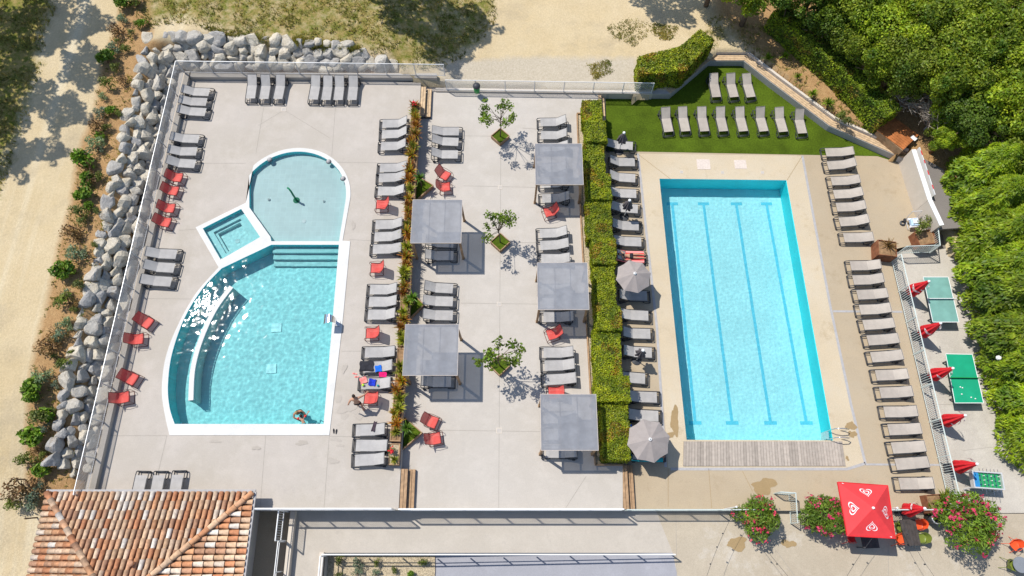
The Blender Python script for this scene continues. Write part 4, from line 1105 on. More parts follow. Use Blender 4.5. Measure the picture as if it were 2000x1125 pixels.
c = mix(nt, c, (0.27, 0.22, 0.16), noise_tex(nt, 1.7, 6, .8, vm.outputs[0], .54, .68))
c = mix(nt, c, mix(nt, (.7,) * 3, (1.2,) * 3, noise_tex(nt, 13, 5, .8, vm.outputs[0])), 1.0, 'MULTIPLY')
link(c, bs.inputs['Base Color']); bs.inputs['Roughness'].default_value = .9; bs.inputs['Specular IOR Level'].default_value = .2
bump(nt, noise_tex(nt, 6, 7, .8, vm.outputs[0]), .8, .05, bs)
BD = [boulder_data(i + 1) for i in range(10)]
for b in BD: b.materials.append(m_rock)
rb = random.Random(11)
def boulder(p, s, label, group, yaw0):
    o = bpy.data.objects.new('boulder', rb.choice(BD)); COL.objects.link(o)
    o.location = p; o.scale = (s * rb.uniform(.72, .92), s * rb.uniform(1.0, 1.34), s * rb.uniform(.8, 1.0)); o.rotation_euler = (rb.uniform(-.3, .3), rb.uniform(-.3, .3), yaw0 + rb.uniform(-.5, .5))
    tag(o, label, 'boulder', group)
for name, xo, zz, s in (('top', -22.88, 1.80, .88), ('upper middle', -22.48, 1.42, .86), ('lower middle', -22.1, 1.02, .86), ('bottom', -21.74, .60, .82)):
    y = 29.9 if name == 'top' else 29.2; i = 0
    while y > 3.4:
        i += 1; st = rb.uniform(.52, 1.0)
        k = lerpt(y, ((2, .72), (8, .95), (30, 1.05)))
        boulder((xo + rb.uniform(-.12, .12), y, zz * lerpt(y, ((0, .75), (8, 1))) + rb.uniform(-.1, .1)), s * k * st / .76 * 1.12,
                f'limestone boulder in the {name} course of the left rock wall, {ordn(i)} from its corner', 'boulders of the left rock wall', 0)
        y -= st * .80
for name, yo, zz, s, x1 in (('top', 30.0, 1.80, .90, -10.5), ('upper middle', 29.6, 1.42, .85, -8.9), ('lower middle', 29.2, 1.02, .85, -8.6), ('bottom', 28.82, .60, .85, -7.6)):
    x = -21.9; i = 0
    while x < x1:
        i += 1; st = rb.uniform(.62, 1.1); f = lerpt(x, ((-20, 1), (-8, .62)))
        yy = yo - lerpt(x, ((-20, 0), (-8, .3 if name != 'bottom' else 0)))
        boulder((x, yy + rb.uniform(-.1, .1), zz * f + rb.uniform(-.08, .08)), s * st / .76 * 1.05, f'limestone boulder in the {name} course of the upper rock wall, {ordn(i)} from its corner', 'boulders of the upper rock wall', math.pi / 2)
        x += st * .80
boulder((-8.35, 28.75, .75), 1.45, 'largest pale boulder closing the right end of the upper rock wall', 'boulders of the upper rock wall', 1.5)

# ------------------------------------------------------------------ foliage builders
def leaf(m, p, n, L, W, rr, roll=None):
    """one leaf: a folded four-cornered blade lying across normal n"""
    n = n.normalized(); t = Vector((rr.gauss(0, 1), rr.gauss(0, 1), rr.gauss(0, .6))); t = (t - n * t.dot(n))
    if t.length < 1e-3: t = Vector((1, 0, 0))
    t.normalize(); b = n.cross(t)
    m.face([p - t * L * .5, p - b * W * .5 + n * W * .12, p + t * L * .5, p + b * W * .5 + n * W * .12])
def shade_col(rr, a=.6, b=1.35):
    g = rr.uniform(a, b); return (g * rr.uniform(.85, 1.15), g, g * rr.uniform(.8, 1.1))
def crown(seed, lobes, n, L, W, upb=.4, rmin=.78, jit=.9, cr=(.6, 1.35)):
    rr = random.Random(seed); m = MB(); tot = sum(r ** 2 for _, r in lobes)
    for (c, r) in lobes:
        k = int(n * r * r / tot); c = Vector(c); g = rr.uniform(.85, 1.15)
        for _ in range(k):
            d = Vector((rr.gauss(0, 1), rr.gauss(0, 1), rr.gauss(0, 1) + upb)).normalized()
            q = c + d * r * (rmin + (1.06 - rmin) * rr.random() ** .6)
            q = Vector((q.x, q.y, max(.15, q.z)))
            nn = d + Vector((rr.gauss(0, jit), rr.gauss(0, jit), rr.gauss(0, jit) + .3))
            s = rr.uniform(.7, 1.3); cc = shade_col(rr, *cr); m.col = (cc[0] * g, cc[1] * g, cc[2] * g)
            leaf(m, q, nn, L * s, W * s, rr)
    return m
def rlobes(seed, R_, H_, n, r0, r1, flat=.75):
    rr = random.Random(seed); out = [((0, 0, H_), R_ * .62)]
    for i in range(n):
        a = rr.uniform(0, 6.283); d = R_ * rr.uniform(.35, .82); z = H_ + rr.uniform(-.5, .6) * R_ * flat
        out.append(((d * math.cos(a), d * math.sin(a), z), rr.uniform(r0, r1) * R_))
    return out
def trunk(m, H_, r, seed, nb=5, R_=1.5):
    rr = random.Random(seed); top = Vector((rr.uniform(-.15, .15), rr.uniform(-.15, .15), H_))
    m.tube([(0, 0, -.3), (0, 0, H_ * .35), top * .8, top], [r * 1.25, r, r * .7, r * .35], 7)
    for i in range(nb):
        a = i * 6.283 / nb + rr.uniform(-.4, .4); z = H_ * rr.uniform(.45, .8); e = Vector((math.cos(a) * R_ * .75, math.sin(a) * R_ * .75, z + R_ * rr.uniform(.2, .7)))
        s = Vector((0, 0, z)); m.tube([s, s.lerp(e, .5) + Vector((0, 0, .1)), e], [r * .5, r * .32, r * .12], 5)
    return m
def tree_kind(seed, R_, H_, n, L, W, mat, nl=11, **kw):
    cm = crown(seed, rlobes(seed, R_, H_, nl, .14, .28), n, L, W, **kw).data('tree_crown', mat)
    tr = trunk(MB(), H_, .14 * R_ / 2, seed, 6, R_).data('tree_trunk', m_bark, True)
    return cm, tr
TK = [tree_kind(21, 2.3, 3.6, 13000, .17, .10, m_leaf, 34), tree_kind(22, 2.3, 3.4, 13000, .15, .09, m_leaf, 40), tree_kind(23, 2.3, 3.8, 12000, .17, .10, m_leafdark, 30), tree_kind(24, 2.3, 3.2, 12500, .14, .085, m_leaf, 44)]
TS = tree_kind(27, 2.3, 3.6, 3000, .24, .15, m_leaf, 18)
def conifer(seed):
    rr = random.Random(seed); m = MB(); H_ = 5.0
    for i in range(9500):
        z = .2 + (H_ - .2) * rr.random() ** .85; a = rr.uniform(0, 6.283)
        rad = 1.6 * (1 - (z / H_) ** 2.1) * (1 + .42 * noise.noise(Vector((math.cos(a) * 1.6 + seed, math.sin(a) * 1.6, z * .9))) + .22 * noise.noise(Vector((math.cos(a) * 4 + seed, math.sin(a) * 4, z * 2.2)))) + .12
        q = Vector((rad * math.cos(a), rad * math.sin(a), z)) * rr.uniform(.9, 1.04); q.z = z
        ax = Vector((math.cos(a), math.sin(a), rr.uniform(.5, 1.34))).normalized()
        n = Vector((math.cos(a) * .7, math.sin(a) * .7, .9)) + Vector((rr.gauss(0, .5), rr.gauss(0, .5), rr.gauss(0, .4))); ax = Vector((math.cos(a) + rr.gauss(0, .4), math.sin(a) + rr.gauss(0, .4), rr.uniform(-.6, .6))); n.normalize(); ax = (ax - n * ax.dot(n)).normalized(); b = n.cross(ax)
        L, W = rr.uniform(.18, .38), rr.uniform(.06, .13); m.col = shade_col(rr, .62, 1.34)
        m.face([q - ax * L * .5, q - b * W * .5, q + ax * L * .5, q + b * W * .5])
    return m.data('conifer_crown', m_thuja), trunk(MB(), 4.2, .13, seed, 4, .8).data('conifer_trunk', m_bark, True)
CK = [conifer(31), conifer(32), conifer(33)]
def plant_tree(kind, p, sc_, label, cat, name, group=None, zs=None):
    t = thing(name, label, cat, p, random.uniform(0, 6.28), group); t.scale = (sc_, sc_, zs or sc_)
    for nm, d in (('crown', kind[0]), ('trunk', kind[1])):
        o = bpy.data.objects.new(nm, d); COL.objects.link(o); o.parent = t
    return t
def gz(p): return Vector((p.x, p.y, zt(p.x, p.y) if not inside(p.x, p.y, CUT) else -.8))
WOOD = ((1475, -12, 0, .95), (1400, -48, 1, .9), (1545, -8, 2, .95), (1612, 55, 2, .75), (1655, 20, 0, 1.05), (1668, 84, 1, .85), (1715, 75, 1, 1.05), (1724, 132, 0, .85), (1785, 30, 0, 1.1), (1775, 120, 3, 1.05), (1792, 160, 1, .72), (1832, 250, 3, .42), (1848, 225, 1, .6), (1842, 275, 0, .5),
        (1850, 95, 1, 1.1), (1875, 20, 3, 1.1), (1840, 165, 0, .95), (1925, 90, 0, 1.1), (1965, 15, 3, 1.15), (1990, 130, 1, 1.1), (1915, 180, 3, 1.0), (1975, 225, 0, 1.05), (2030, 60, 1, 1.1), (2045, 190, 2, 1.1), (1890, 245, 2, .8), (2030, 300, 1, 1.1), (1730, -30, 2, 1.1), (1830, -40, 1, 1.1), (1600, -35, 0, 1.1), (1930, -40, 2, 1.1))
for i, (px, py, k, s) in enumerate(WOOD):
    p = G(px, py, 3.3 * s); p = gz(p)
    plant_tree(TK[k], p, s, f'leafy green tree in the upper right wood, {ordn(i + 1)} counted from the left rear', 'tree', 'broadleaf_tree', 'trees of the upper right wood')
CON = ((1895, 318, .92), (1945, 330, 1.0), (1990, 385, 1.05), (1905, 375, .95), (1950, 425, 1.0), (1915, 445, .95), (1985, 480, 1.05), (1935, 500, 1.0), (1950, 560, 1.0), (2000, 575, 1.05), (1970, 625, 1.0), (1995, 690, 1.0), (2035, 650, 1.05), (2030, 440, 1.1), (2015, 760, 1.0), (2020, 830, .9), (2050, 740, 1.0))
for i, (px, py, s) in enumerate(CON):
    p = gz(G(px + lerpt(py, ((320, 48), (520, 75), (850, 70))), py + 6, 3.0 * s)); 
    plant_tree(CK[i % 3], p, s * random.uniform(.9, 1.12), f'feathery bright green conifer of the tall right hedge, {ordn(i + 1)} counted downwards', 'conifer', 'conifer_tree', 'conifers of the tall right hedge', s * random.uniform(.8, 1.2))
# trees beyond the frame that shade the track and the meadow
for i, (px, py, r, h) in enumerate(((140, 35, 2.5, 10), (165, 130, 2.0, 10), (120, 215, 1.7, 11), (95, 290, 1.2, 11), (50, 60, 3.0, 10), (20, 180, 2.8, 9), (0, 300, 2.4, 9), (815, 15, 3.3, 9), (905, 55, 2.5, 10), (870, 108, 1.5, 10), (1300, -2, 2.6, 9), (1385, 5, 1.5, 9))):
    p = GT(px, py); c = p - SUN / SUN.z * -h * -1
    c = Vector((p.x + SUN.x / SUN.z * h, p.y + SUN.y / SUN.z * h, p.z))
    s = r / 2.3
    plant_tree(TS, Vector((c.x, c.y, p.z + h - 3.5 * s)), s, 'tall broadleaf tree just outside the picture shading the ground', 'tree', 'shade_tree', 'trees outside the frame')

# ------------------------------------------------------------------ clipped hedges
def hedge_block(m, core, poly, z0, z1, dens, rr, L=.10, W=.07, brown=None):
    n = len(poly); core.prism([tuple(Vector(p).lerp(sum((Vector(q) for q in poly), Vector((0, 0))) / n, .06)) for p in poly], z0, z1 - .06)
    cx = sum(p[0] for p in poly) / n; cy = sum(p[1] for p in poly) / n
    def put(p, nn):
        b = noise.noise(Vector((p.x * 1.1, p.y * 1.1, p.z + 3))); g = rr.uniform(.55, 1.34)
        col = (g * rr.uniform(.85, 1.15), g, g)
        if b > .22 and rr.random() < .6: col = (g * 1.1, g * .62, g * 1.5)
        m.col = col
        leaf(m, p + nn * (rr.uniform(-.05, .035) + .09 * noise.noise(p * 1.9) + .05 * noise.noise(p * 5)), nn + Vector((rr.gauss(0, .55), rr.gauss(0, .55), rr.gauss(0, .55))), L * rr.uniform(.7, 1.3), W * rr.uniform(.7, 1.3), rr)
    # top by triangles of the fan, sides by edges
    for i in range(n):
        a, b = Vector((*poly[i], 0)), Vector((*poly[(i + 1) % n], 0)); c = Vector((cx, cy, 0))
        ar = abs((b - a).cross(c - a).z) / 2
        for _ in range(int(ar * dens)):
            u, v = rr.random(), rr.random()
            if u + v > 1: u, v = 1 - u, 1 - v
            q = a + (b - a) * u + (c - a) * v; q.z = z1 + .04 * noise.noise(Vector((q.x * 3, q.y * 3, 0))); put(q, Vector((0, 0, 1)))
        e = b - a; nn = Vector((e.y, -e.x, 0)).normalized(); ar = e.length * (z1 - z0)
        for _ in range(int(ar * dens * .8)):
            q = a + e * rr.random(); q.z = rr.uniform(z0, z1); put(q, nn)
rr = random.Random(5)
t = thing('clipped_hedge', 'long clipped hedge in stepped blocks between middle deck and lap pool', 'hedge', (6.0, 14.0, 0))
HB = ((1138, 1176, 195, 237, 1.15), (1144, 1184, 235, 277, 1.34), (1141, 1180, 275, 341, 1.15), (1147, 1193, 339, 389, 1.37), (1146, 1194, 387, 467, 1.15), (1157, 1203, 465, 515, 1.37), (1160, 1201, 513, 599, 1.15), (1163, 1214, 597, 645, 1.37), (1160, 1213, 643, 736, 1.15), (1164, 1230, 734, 784, 1.5), (1175, 1228, 782, 898, 1.2))
for x0, x1, y0, y1, h in HB:
    A, B = G(x0, y0, h), G(x1, y1, h); x0w = G(x0, (y0 + y1) / 2, h).x; x1w = G(x1, (y0 + y1) / 2, h).x
    poly = [(x0w - 6, B.y - 14), (x1w - 6, B.y - 14), (x1w - 6, A.y - 14), (x0w - 6, A.y - 14)]
    m = MB(); core = MB(); hedge_block(m, core, poly, 0, h, 800, rr, .085, .06)
    o = m.build('hedge_block', m_hedge, t); core.build('inner_twigs', m_core, o)
def hedge_thing(label, polys, z0, z1, dens, L, W, mat):
    c = Vector((*polys[0][0], z0)); t = thing('clipped_hedge', label, 'hedge', c)
    for P_ in polys:
        m = MB(); core = MB(); hedge_block(m, core, [(x - c.x, y - c.y) for x, y in P_], 0, z1 - z0, dens, rr, L, W)
        o = m.build('hedge_block', mat, t); core.build('inner_twigs', m_core, o)
def P2(l, z): return [tuple(G(x, y, z))[:2] for x, y in l]
hedge_thing('angled clipped hedge behind the timber bench at the top of the lawn', [P2(((1250, 145), (1338, 138), (1330, 90), (1247, 110)), 1.75), P2(((1338, 138), (1396, 78), (1368, 56), (1329, 90)), 1.75)], .1, 1.75, 420, .12, .085, m_hedge)
hp = [G(x, y, .3) for x, y in ((1490, 62), (1545, 110), (1610, 165), (1665, 222), (1702, 262))]
ho = offs(hp, 1.25)
hedge_thing('dark diagonal clipped hedge above the planted slope at the upper right', [[tuple(ho[i])[:2], tuple(hp[i])[:2], tuple(hp[i + 1])[:2], tuple(ho[i + 1])[:2]] for i in range(4)], 0, 2.1, 330, .13, .09, m_leaf)

# ------------------------------------------------------------------ tufts, shrubs, small trees
def tuft_data(seed, n, L, w, mat, stiff=.6, cols=((.9, 1.1, .7), (1.25, .95, .6), (1.3, .55, .45))):
    rr = random.Random(seed); m = MB()
    for _ in range(n):
        a = rr.uniform(0, 6.283); l = L * rr.uniform(.6, 1.1); out = rr.uniform(.25, 1) * (1 - stiff * .4)
        d = Vector((math.cos(a), math.sin(a), 0)); s = Vector((-d.y, d.x, 0)) * w * .5; c = rr.choice(cols); g = rr.uniform(.7, 1.25); m.col = (c[0] * g, c[1] * g, c[2] * g)
        P_ = [d * (l * out * k) + Vector((0, 0, l * (k * (1.25 - out * .5) - .75 * k * k * out))) for k in (0, .35, .7, 1)]
        for i in range(3):
            w0, w1 = (1, .95, .65, .05)[i], (1, .95, .65, .05)[i + 1]
            m.face([P_[i] - s * w0, P_[i] + s * w0, P_[i + 1] + s * w1, P_[i + 1] - s * w1])
    return m.data('tuft_leaves', mat)
TD = [tuft_data(1, 60, .62, .05, m_tuft), tuft_data(2, 60, .58, .05, m_tuft, cols=((.8, 1.05, .6), (1.0, 1.1, .6))), tuft_data(3, 55, .6, .05, m_tuft, cols=((1.3, .6, .5), (1.35, .9, .6), (1.2, .4, .5)))]
def place_mesh(name, data, p, s, label, cat, group=None, rz=None):
    o = bpy.data.objects.new(name, data); COL.objects.link(o); o.location = p; o.scale = (s, s, s); o.rotation_euler.z = random.uniform(0, 6.28) if rz is None else rz
    return tag(o, label, cat, group)
BOX = ((201, 292), (294, 404), (406, 520), (522, 612), (614, 676), (679, 716), (718, 862), (866, 908))
for i, (ya, yb) in enumerate(BOX):
    xa = lerpt(ya, ((200, 813), (390, 800), (612, 790), (720, 783), (866, 771), (910, 768)))
    A, B = G(xa, ya, ZL + .4), G(lerpt(yb, ((200, 813), (390, 800), (612, 790), (720, 783), (866, 771), (910, 768))), yb, ZL + .4)
    t = thing('planter_box', f'timber planter box on the edge of the left deck, {ordn(i + 1)} from the top', 'planter', (B.x, B.y, ZL), math.atan2(A.y - B.y, A.x - B.x) - math.pi / 2, 'planter boxes along the deck edge')
    L = (A - B).length; h = .40
    for sx in (-1, 1):
        m = MB(); m.box((sx * .25, L / 2, h / 2), (.05, L, h)); m.build('side_board', m_wood, t)
    for yy in (.03, L - .03):
        m = MB(); m.box((0, yy, h / 2), (.445, .05, h)); m.build('end_board', m_wood, t)
    m = MB(); m.box((0, L / 2, h - .07), (.44, L - .12, .04)); m.build('soil', m_earth if i not in (7,) else m_gravel, t)
n = 0; y = 207
while y < 850:
    n += 1; xx = lerpt(y, ((200, 814), (390, 801), (612, 790), (720, 783), (866, 772))) + random.uniform(-5, 5)
    if 682 < y < 714: 
        y += 16; continue
    p = G(xx, y, ZL + .45); p.z = ZL + .34
    place_mesh('sword_leaf_plant', TD[(0, 2, 1, 0, 2)[n % 5] if y < 480 else (1, 0, 2, 1)[n % 4]], p, random.uniform(.95, 1.37), f'tufted sword-leaved plant in the long planter, {ordn(n)} from the top', 'plant', 'sword-leaved plants in the long planter')
    y += random.uniform(11, 19)
def shrub_data(seed, R_, n, L, W, mat, stems=6):
    rr = random.Random(seed); m = MB()
    lob = [((rr.uniform(-.5, .5) * R_, rr.uniform(-.5, .5) * R_, R_ * rr.uniform(.45, 1.0)), R_ * rr.uniform(.3, .5)) for _ in range(7)]
    cm = crown(seed, lob, n, L, W, rmin=.4, jit=1.0)
    cm_d = cm.data('shrub_leaves', mat)
    for _ in range(stems):
        a = rr.uniform(0, 6.28); m.tube([(0, 0, -.05), (math.cos(a) * R_ * .3, math.sin(a) * R_ * .3, R_ * .6), (math.cos(a) * R_ * .6, math.sin(a) * R_ * .6, R_ * rr.uniform(.8, 1.2))], [.016, .012, .006], 4)
    return cm_d, m.data('shrub_stems', m_bark)
SD = {'bright': [shrub_data(41, .52, 420, .16, .085, leafy('bright shrub leaf', (.11, .23, .018), tip=(.24, .38, .03), rnd=.1)), shrub_data(42, .5, 420, .17, .09, bpy.data.materials['bright shrub leaf'])],
      'green': [shrub_data(43, .46, 330, .11, .055, m_shrub), shrub_data(44, .5, 340, .10, .05, m_shrub)], 'silver': [shrub_data(45, .5, 480, .08, .045, m_silver)], 'brown': [shrub_data(46, .48, 280, .10, .06, m_brownleaf)]}
kinds = {'bright': 'bright green leafy shrub', 'green': 'olive green loose shrub', 'silver': 'silvery fine-leaved shrub', 'brown': 'bronze half-bare shrub'}
def shrub(px, py, k, s, label, group=None, z=None):
    p = GT(px, py) if z is None else G(px, py, z)
    a = random.choice(SD[k]); t = thing('shrub', label, 'shrub', p, random.uniform(0, 6.28), group); s *= 1.3 if z is None else 1; t.scale = (s, s, s)
    for nm, d in (('leaves', a[0]), ('stems', a[1])):
        o = bpy.data.objects.new(nm, d); COL.objects.link(o); o.parent = t
SHR = ((247, 14, 'bright', .95), (268, 10, 'green', 1.1), (246, 42, 'silver', .8), (232, 66, 'brown', .9), (281, 50, 'bright', .6), (230, 100, 'silver', .95), (211, 122, 'bright', 1.05), (236, 85, 'green', .5), (216, 176, 'green', .95), (205, 228, 'silver', .9), (236, 224, 'green', .55), (203, 254, 'brown', 1.0), (195, 292, 'silver', 1.15), (170, 320, 'bright', 1.1), (196, 350, 'green', .7), (182, 354, 'brown', .8),
       (168, 388, 'bright', .95), (163, 424, 'green', .9), (194, 414, 'green', .55), (146, 456, 'brown', .95), (159, 498, 'silver', 1.15), (188, 482, 'green', .5), (135, 530, 'bright', 1.1), (162, 556, 'green', .65), (135, 592, 'green', 1.05), (150, 600, 'brown', .5), (136, 634, 'green', .45), (119, 655, 'silver', .95), (103, 682, 'brown', 1.1), (128, 712, 'green', .7), (92, 735, 'silver', 1.1), (143, 690, 'green', .4), (78, 769, 'bright', 1.2), (89, 810, 'green', 1.15), (107, 800, 'green', .5), (69, 855, 'bright', 1.1), (94, 889, 'green', .5), (62, 905, 'green', .95), (50, 955, 'brown', 1.35), (66, 978, 'silver', 1.1), (38, 980, 'green', .9))
for i, (x, y, k, s) in enumerate(SHR):
    shrub(x, y, k, s, f'{kinds[k]} in the mulch strip beside the track, {ordn(i + 1)} from the top', 'shrubs beside the track')
EX = []
for j in range(34):
    y = 20 + j * 28 + random.uniform(-9, 9); x0 = lerpt(y, ((0, 262), (130, 222), (300, 182), (470, 145), (720, 100), (960, 48))); EX.append((x0 + random.uniform(-2, 34), y, random.choice(('green', 'green', 'bright', 'silver', 'brown')), random.uniform(.45, .8)))
for i, (x, y, k, s) in enumerate(EX):
    shrub(x, y, k, s, f'small {kinds[k]} between the larger track shrubs, {ordn(i + 1)} from the top', 'small shrubs beside the track')
for i, (x, y) in enumerate(((228, 50), (190, 237), (178, 303), (164, 367), (148, 441), (131, 515), (103, 668), (62, 834), (42, 928), (66, 1003))):
    p = GT(x + 6, y + 8); m = MB(); m.tube([(0, 0, -.1), (0, 0, .75)], .035, 6)
    o = m.build('wooden_stake', m_bark, org=Vector((0, 0, 0))); o.location = p; o.rotation_euler = (.1, -.15, 0); tag(o, f'short wooden stake among the track shrubs, {ordn(i + 1)} from the top', 'stake', 'stakes among the shrubs')
# yuccas on the slope
YD = tuft_data(9, 70, .55, .045, m_leaf, stiff=.2, cols=((.8, 1, .9), (1, 1.1, .9)))
for i, (x, y) in enumerate(((1497, 112), (1585, 182), (1614, 200), (1557, 148), (1530, 108), (1640, 232), (1650, 240))):
    p = GT(x, y + 5); p.z += .12
    place_mesh('yucca', YD, p, (1.0, 1.0, 1.1, .8, .9, .9, .8)[i], f'spiky yucca on the dry slope above the lawn, {ordn(i + 1)} from the left', 'plant', 'yuccas on the slope') if i < 5 else shrub(x, y, 'green', .8, f'low yellow-green shrub on the dry slope, {("upper", "lower")[i - 5]} of the two by the screen')
# small trees in square planters
def small_tree(seed, mat, R_=.95, H_=2.2, n=620):
    rr = random.Random(seed); lob = []; m = MB(); m.tube([(0, 0, .2), (.05, .04, 1.0), (.02, .1, 1.7)], [.035, .03, .022], 6)
    for i in range(15):
        a = rr.uniform(0, 6.28); d = R_ * rr.uniform(.3, .95); z = H_ + rr.uniform(-.55, .6) * (1.25 - d / R_ * .5)
        e = Vector((d * math.cos(a), d * math.sin(a), z)); lob.append((tuple(e), rr.uniform(.16, .30)))
        s = Vector((.03, .07, rr.uniform(1.1, 1.7))); m.tube([s, s.lerp(e, .5) + Vector((0, 0, .08)), e], [.018, .012, .006], 4)
    return crown(seed, lob, n, .15, .085, rmin=.1, jit=1.1).data('small_crown', mat), m.data('small_trunk', m_bark, True)
ST = [small_tree(s, m_olive) for s in (51, 52, 53)]
for i, (x, y, w_, l) in enumerate(((977, 268, .40, 'topmost'), (977, 475, .42, 'middle'), (976, 716, .46, 'lowest'))):
    p = G(x, y - 3, ZM + .3); p.z = 0
    t = thing('square_planter', f'diamond-set square timber planter under the {l} small tree', 'planter', p, R(45), 'square timber planters of the middle deck'); s = .40
    for k in range(4):
        m = MB(); m.bar((-s, s, .15), (s - .045, s, .15), .045, .30); o = m.build('side_board', m_wood, t); o.rotation_euler.z = k * math.pi / 2
    m = MB(); m.box((0, 0, .20), (2 * s - .05, 2 * s - .05, .05)); m.build('turf_fill', m_turf, t)
    tr = plant_tree(ST[i], p + Vector((0, 0, .0)), (1.18, 1.1, 1.3)[i], f'small airy citrus tree, the {l} of the three in the middle deck', 'tree', 'small_tree', 'small trees of the middle deck'); tr.rotation_euler.z = i * 1.3
PALM = tuft_data(12, 46, .75, .07, m_leafdark, stiff=.1, cols=((.9, 1.1, 1), (1.1, 1.2, .9)))
for i, (ax_, ay, bx, by, cx_, cy_, l) in enumerate(((813, 343, 846, 362, 812, 392, 'upper'), (805, 570, 828, 595, 802, 622, 'middle'), (789, 815, 824, 845, 786, 877, 'lower'))):
    A, B, C = G(ax_, ay, .25), G(bx, by, .25), G(cx_, cy_, .25); A.x = LM(A.y) + .02; C.x = LM(C.y) + .02
    A.z = B.z = C.z = 0; o0 = C.copy(); t = thing('corner_planter', f'three-cornered timber planter against the deck wall, the {l} one', 'planter', o0, 0, 'corner planters')
    for p_, q_ in ((A, B), (B, C)):
        m = MB(); m.bar(p_ - o0 + Vector((0, 0, .14)), q_ - o0 + Vector((0, 0, .14)), .05, .28); m.build('side_board', m_wood, t)
    cc = (A + B + C) / 3; m = MB(); m.prism([tuple((q.lerp(cc, .06) - o0))[:2] for q in (A, C, B)], .02, .2); m.build('turf_fill', m_turf, t)
    tp = thing('young_palm', f'young dark palm in the {l} corner planter by the deck wall', 'palm', cc.lerp(A, .1), 0, 'young palms in corner planters')
    m = MB(); m.tube([(0, 0, .1), (.02, .02, 1.15)], [.035, .028], 6); m.build('trunk', m_bark, tp); o = bpy.data.objects.new('fronds', PALM); COL.objects.link(o); o.parent = tp; o.location = (.02, .02, 1.1); o.scale = (.8, .8, .8)
# hedge bed with timber edging and gravel
be = [G(x, y, .1) for x, y in ((1127, 222), (1134, 420), (1146, 640), (1154, 780), (1163, 908))]
m = MB()
for a, b in zip(be, be[1:]): m.bar((a.x, a.y, .09), (b.x, b.y, .09), .07, .18)
m.bar((be[-1].x, be[-1].y, .09), (MR[1].x, be[-1].y, .09), .07, .18); m.bar((be[0].x, be[0].y, .09), (be[0].x + .35, be[0].y, .09), .07, .18)
tag(m.build('bed_edging', m_wood, org=be[-1].copy()), 'long low timber edging along the left side of the clipped hedge', 'edging')
m = MB(); V, F = fill([Vector((p.x, p.y, .07)) for p in be] + [Vector((MR[1].x - .05, be[-1].y, .07))] + [Vector((p.x - .05, p.y, .07)) for p in MR[2:-1]]); m.mesh(V, F); struct(m.build('hedge_bed', m_gravel))
# oleanders
def oleander(seed, R_, n=3400, nf=260):
    rr = random.Random(seed)
    lob = [((0, 0, R_ * .95), R_ * .55)] + [((R_ * rr.uniform(.3, .72) * math.cos(a), R_ * rr.uniform(.3, .72) * math.sin(a), R_ * rr.uniform(.6, 1.25)), R_ * rr.uniform(.22, .4)) for a in [i * 6.283 / 13 + rr.uniform(-.3, .3) for i in range(13)]]
    cm = crown(seed, lob, n, .22, .06, rmin=.55, jit=.9).data('oleander_leaves', m_oleander)
    m = MB()
    for _ in range(nf // 6):
        c, r = rr.choice(lob); d = Vector((rr.gauss(0, 1), rr.gauss(0, 1), abs(rr.gauss(0, 1)) + .2)).normalized(); q = Vector(c) + d * r * 1.04
        if rr.random() < .35: q = q * 1.0
        for _ in range(rr.randint(5, 11)):
            m.col = shade_col(rr, .7, 1.35); leaf(m, q + Vector((rr.gauss(0, .07), rr.gauss(0, .07), rr.gauss(0, .05))), d + Vector((rr.gauss(0, .4), rr.gauss(0, .4), rr.gauss(0, .4))), .12, .11, rr)
    fm = m.data('oleander_flowers', m_flower); sm = MB()
    for i in range(8):
        a = i * .785 + rr.uniform(-.3, .3); sm.tube([(.08 * math.cos(a), .08 * math.sin(a), -.05), (R_ * .25 * math.cos(a), R_ * .25 * math.sin(a), R_ * .5), (R_ * .55 * math.cos(a), R_ * .55 * math.sin(a), R_ * .95)], [.03, .025, .012], 5)
    return cm, fm, sm.data('oleander_stems', m_bark)
OD = [oleander(61, 1.35), oleander(62, 1.37), oleander(63, 1.75, 4600, 380)]
for i, (x, y, s, l) in enumerate(((1481, 1010, .95, 'left of the steps'), (1608, 1006, .98, 'left of the big red parasol'), (1886, 1018, 1.0, 'largest, at the right below the football table'))):
    p = G(x, y, ZLOW + 1.3); p.z = ZLOW
    t = thing('oleander', f'round oleander bush covered in pink blossom, {l}', 'shrub', p, i * 2.0, 'oleanders in bloom'); t.scale = (s, s, s)
    for nm, d in zip(('leaves', 'flowers', 'stems'), OD[i]):
        o = bpy.data.objects.new(nm, d); COL.objects.link(o); o.parent = t
# gravel bed plants
for i, (x, y, k, s) in enumerate(((668, 1093, 'green', .7), (702, 1098, 'silver', .8), (740, 1098, 'green', .6), (826, 1096, 'green', .7), (772, 1112, 'green', .55), (700, 1118, 'silver', .7), (662, 1120, 'green', .6), (735, 1120, 'silver', .6), (802, 1122, 'bright', .5))):
    shrub(x, y, k, s, f'{kinds[k]} in the cream gravel bed, {ordn(i + 1)} of its low plants', 'plants in the gravel bed', -1.37)
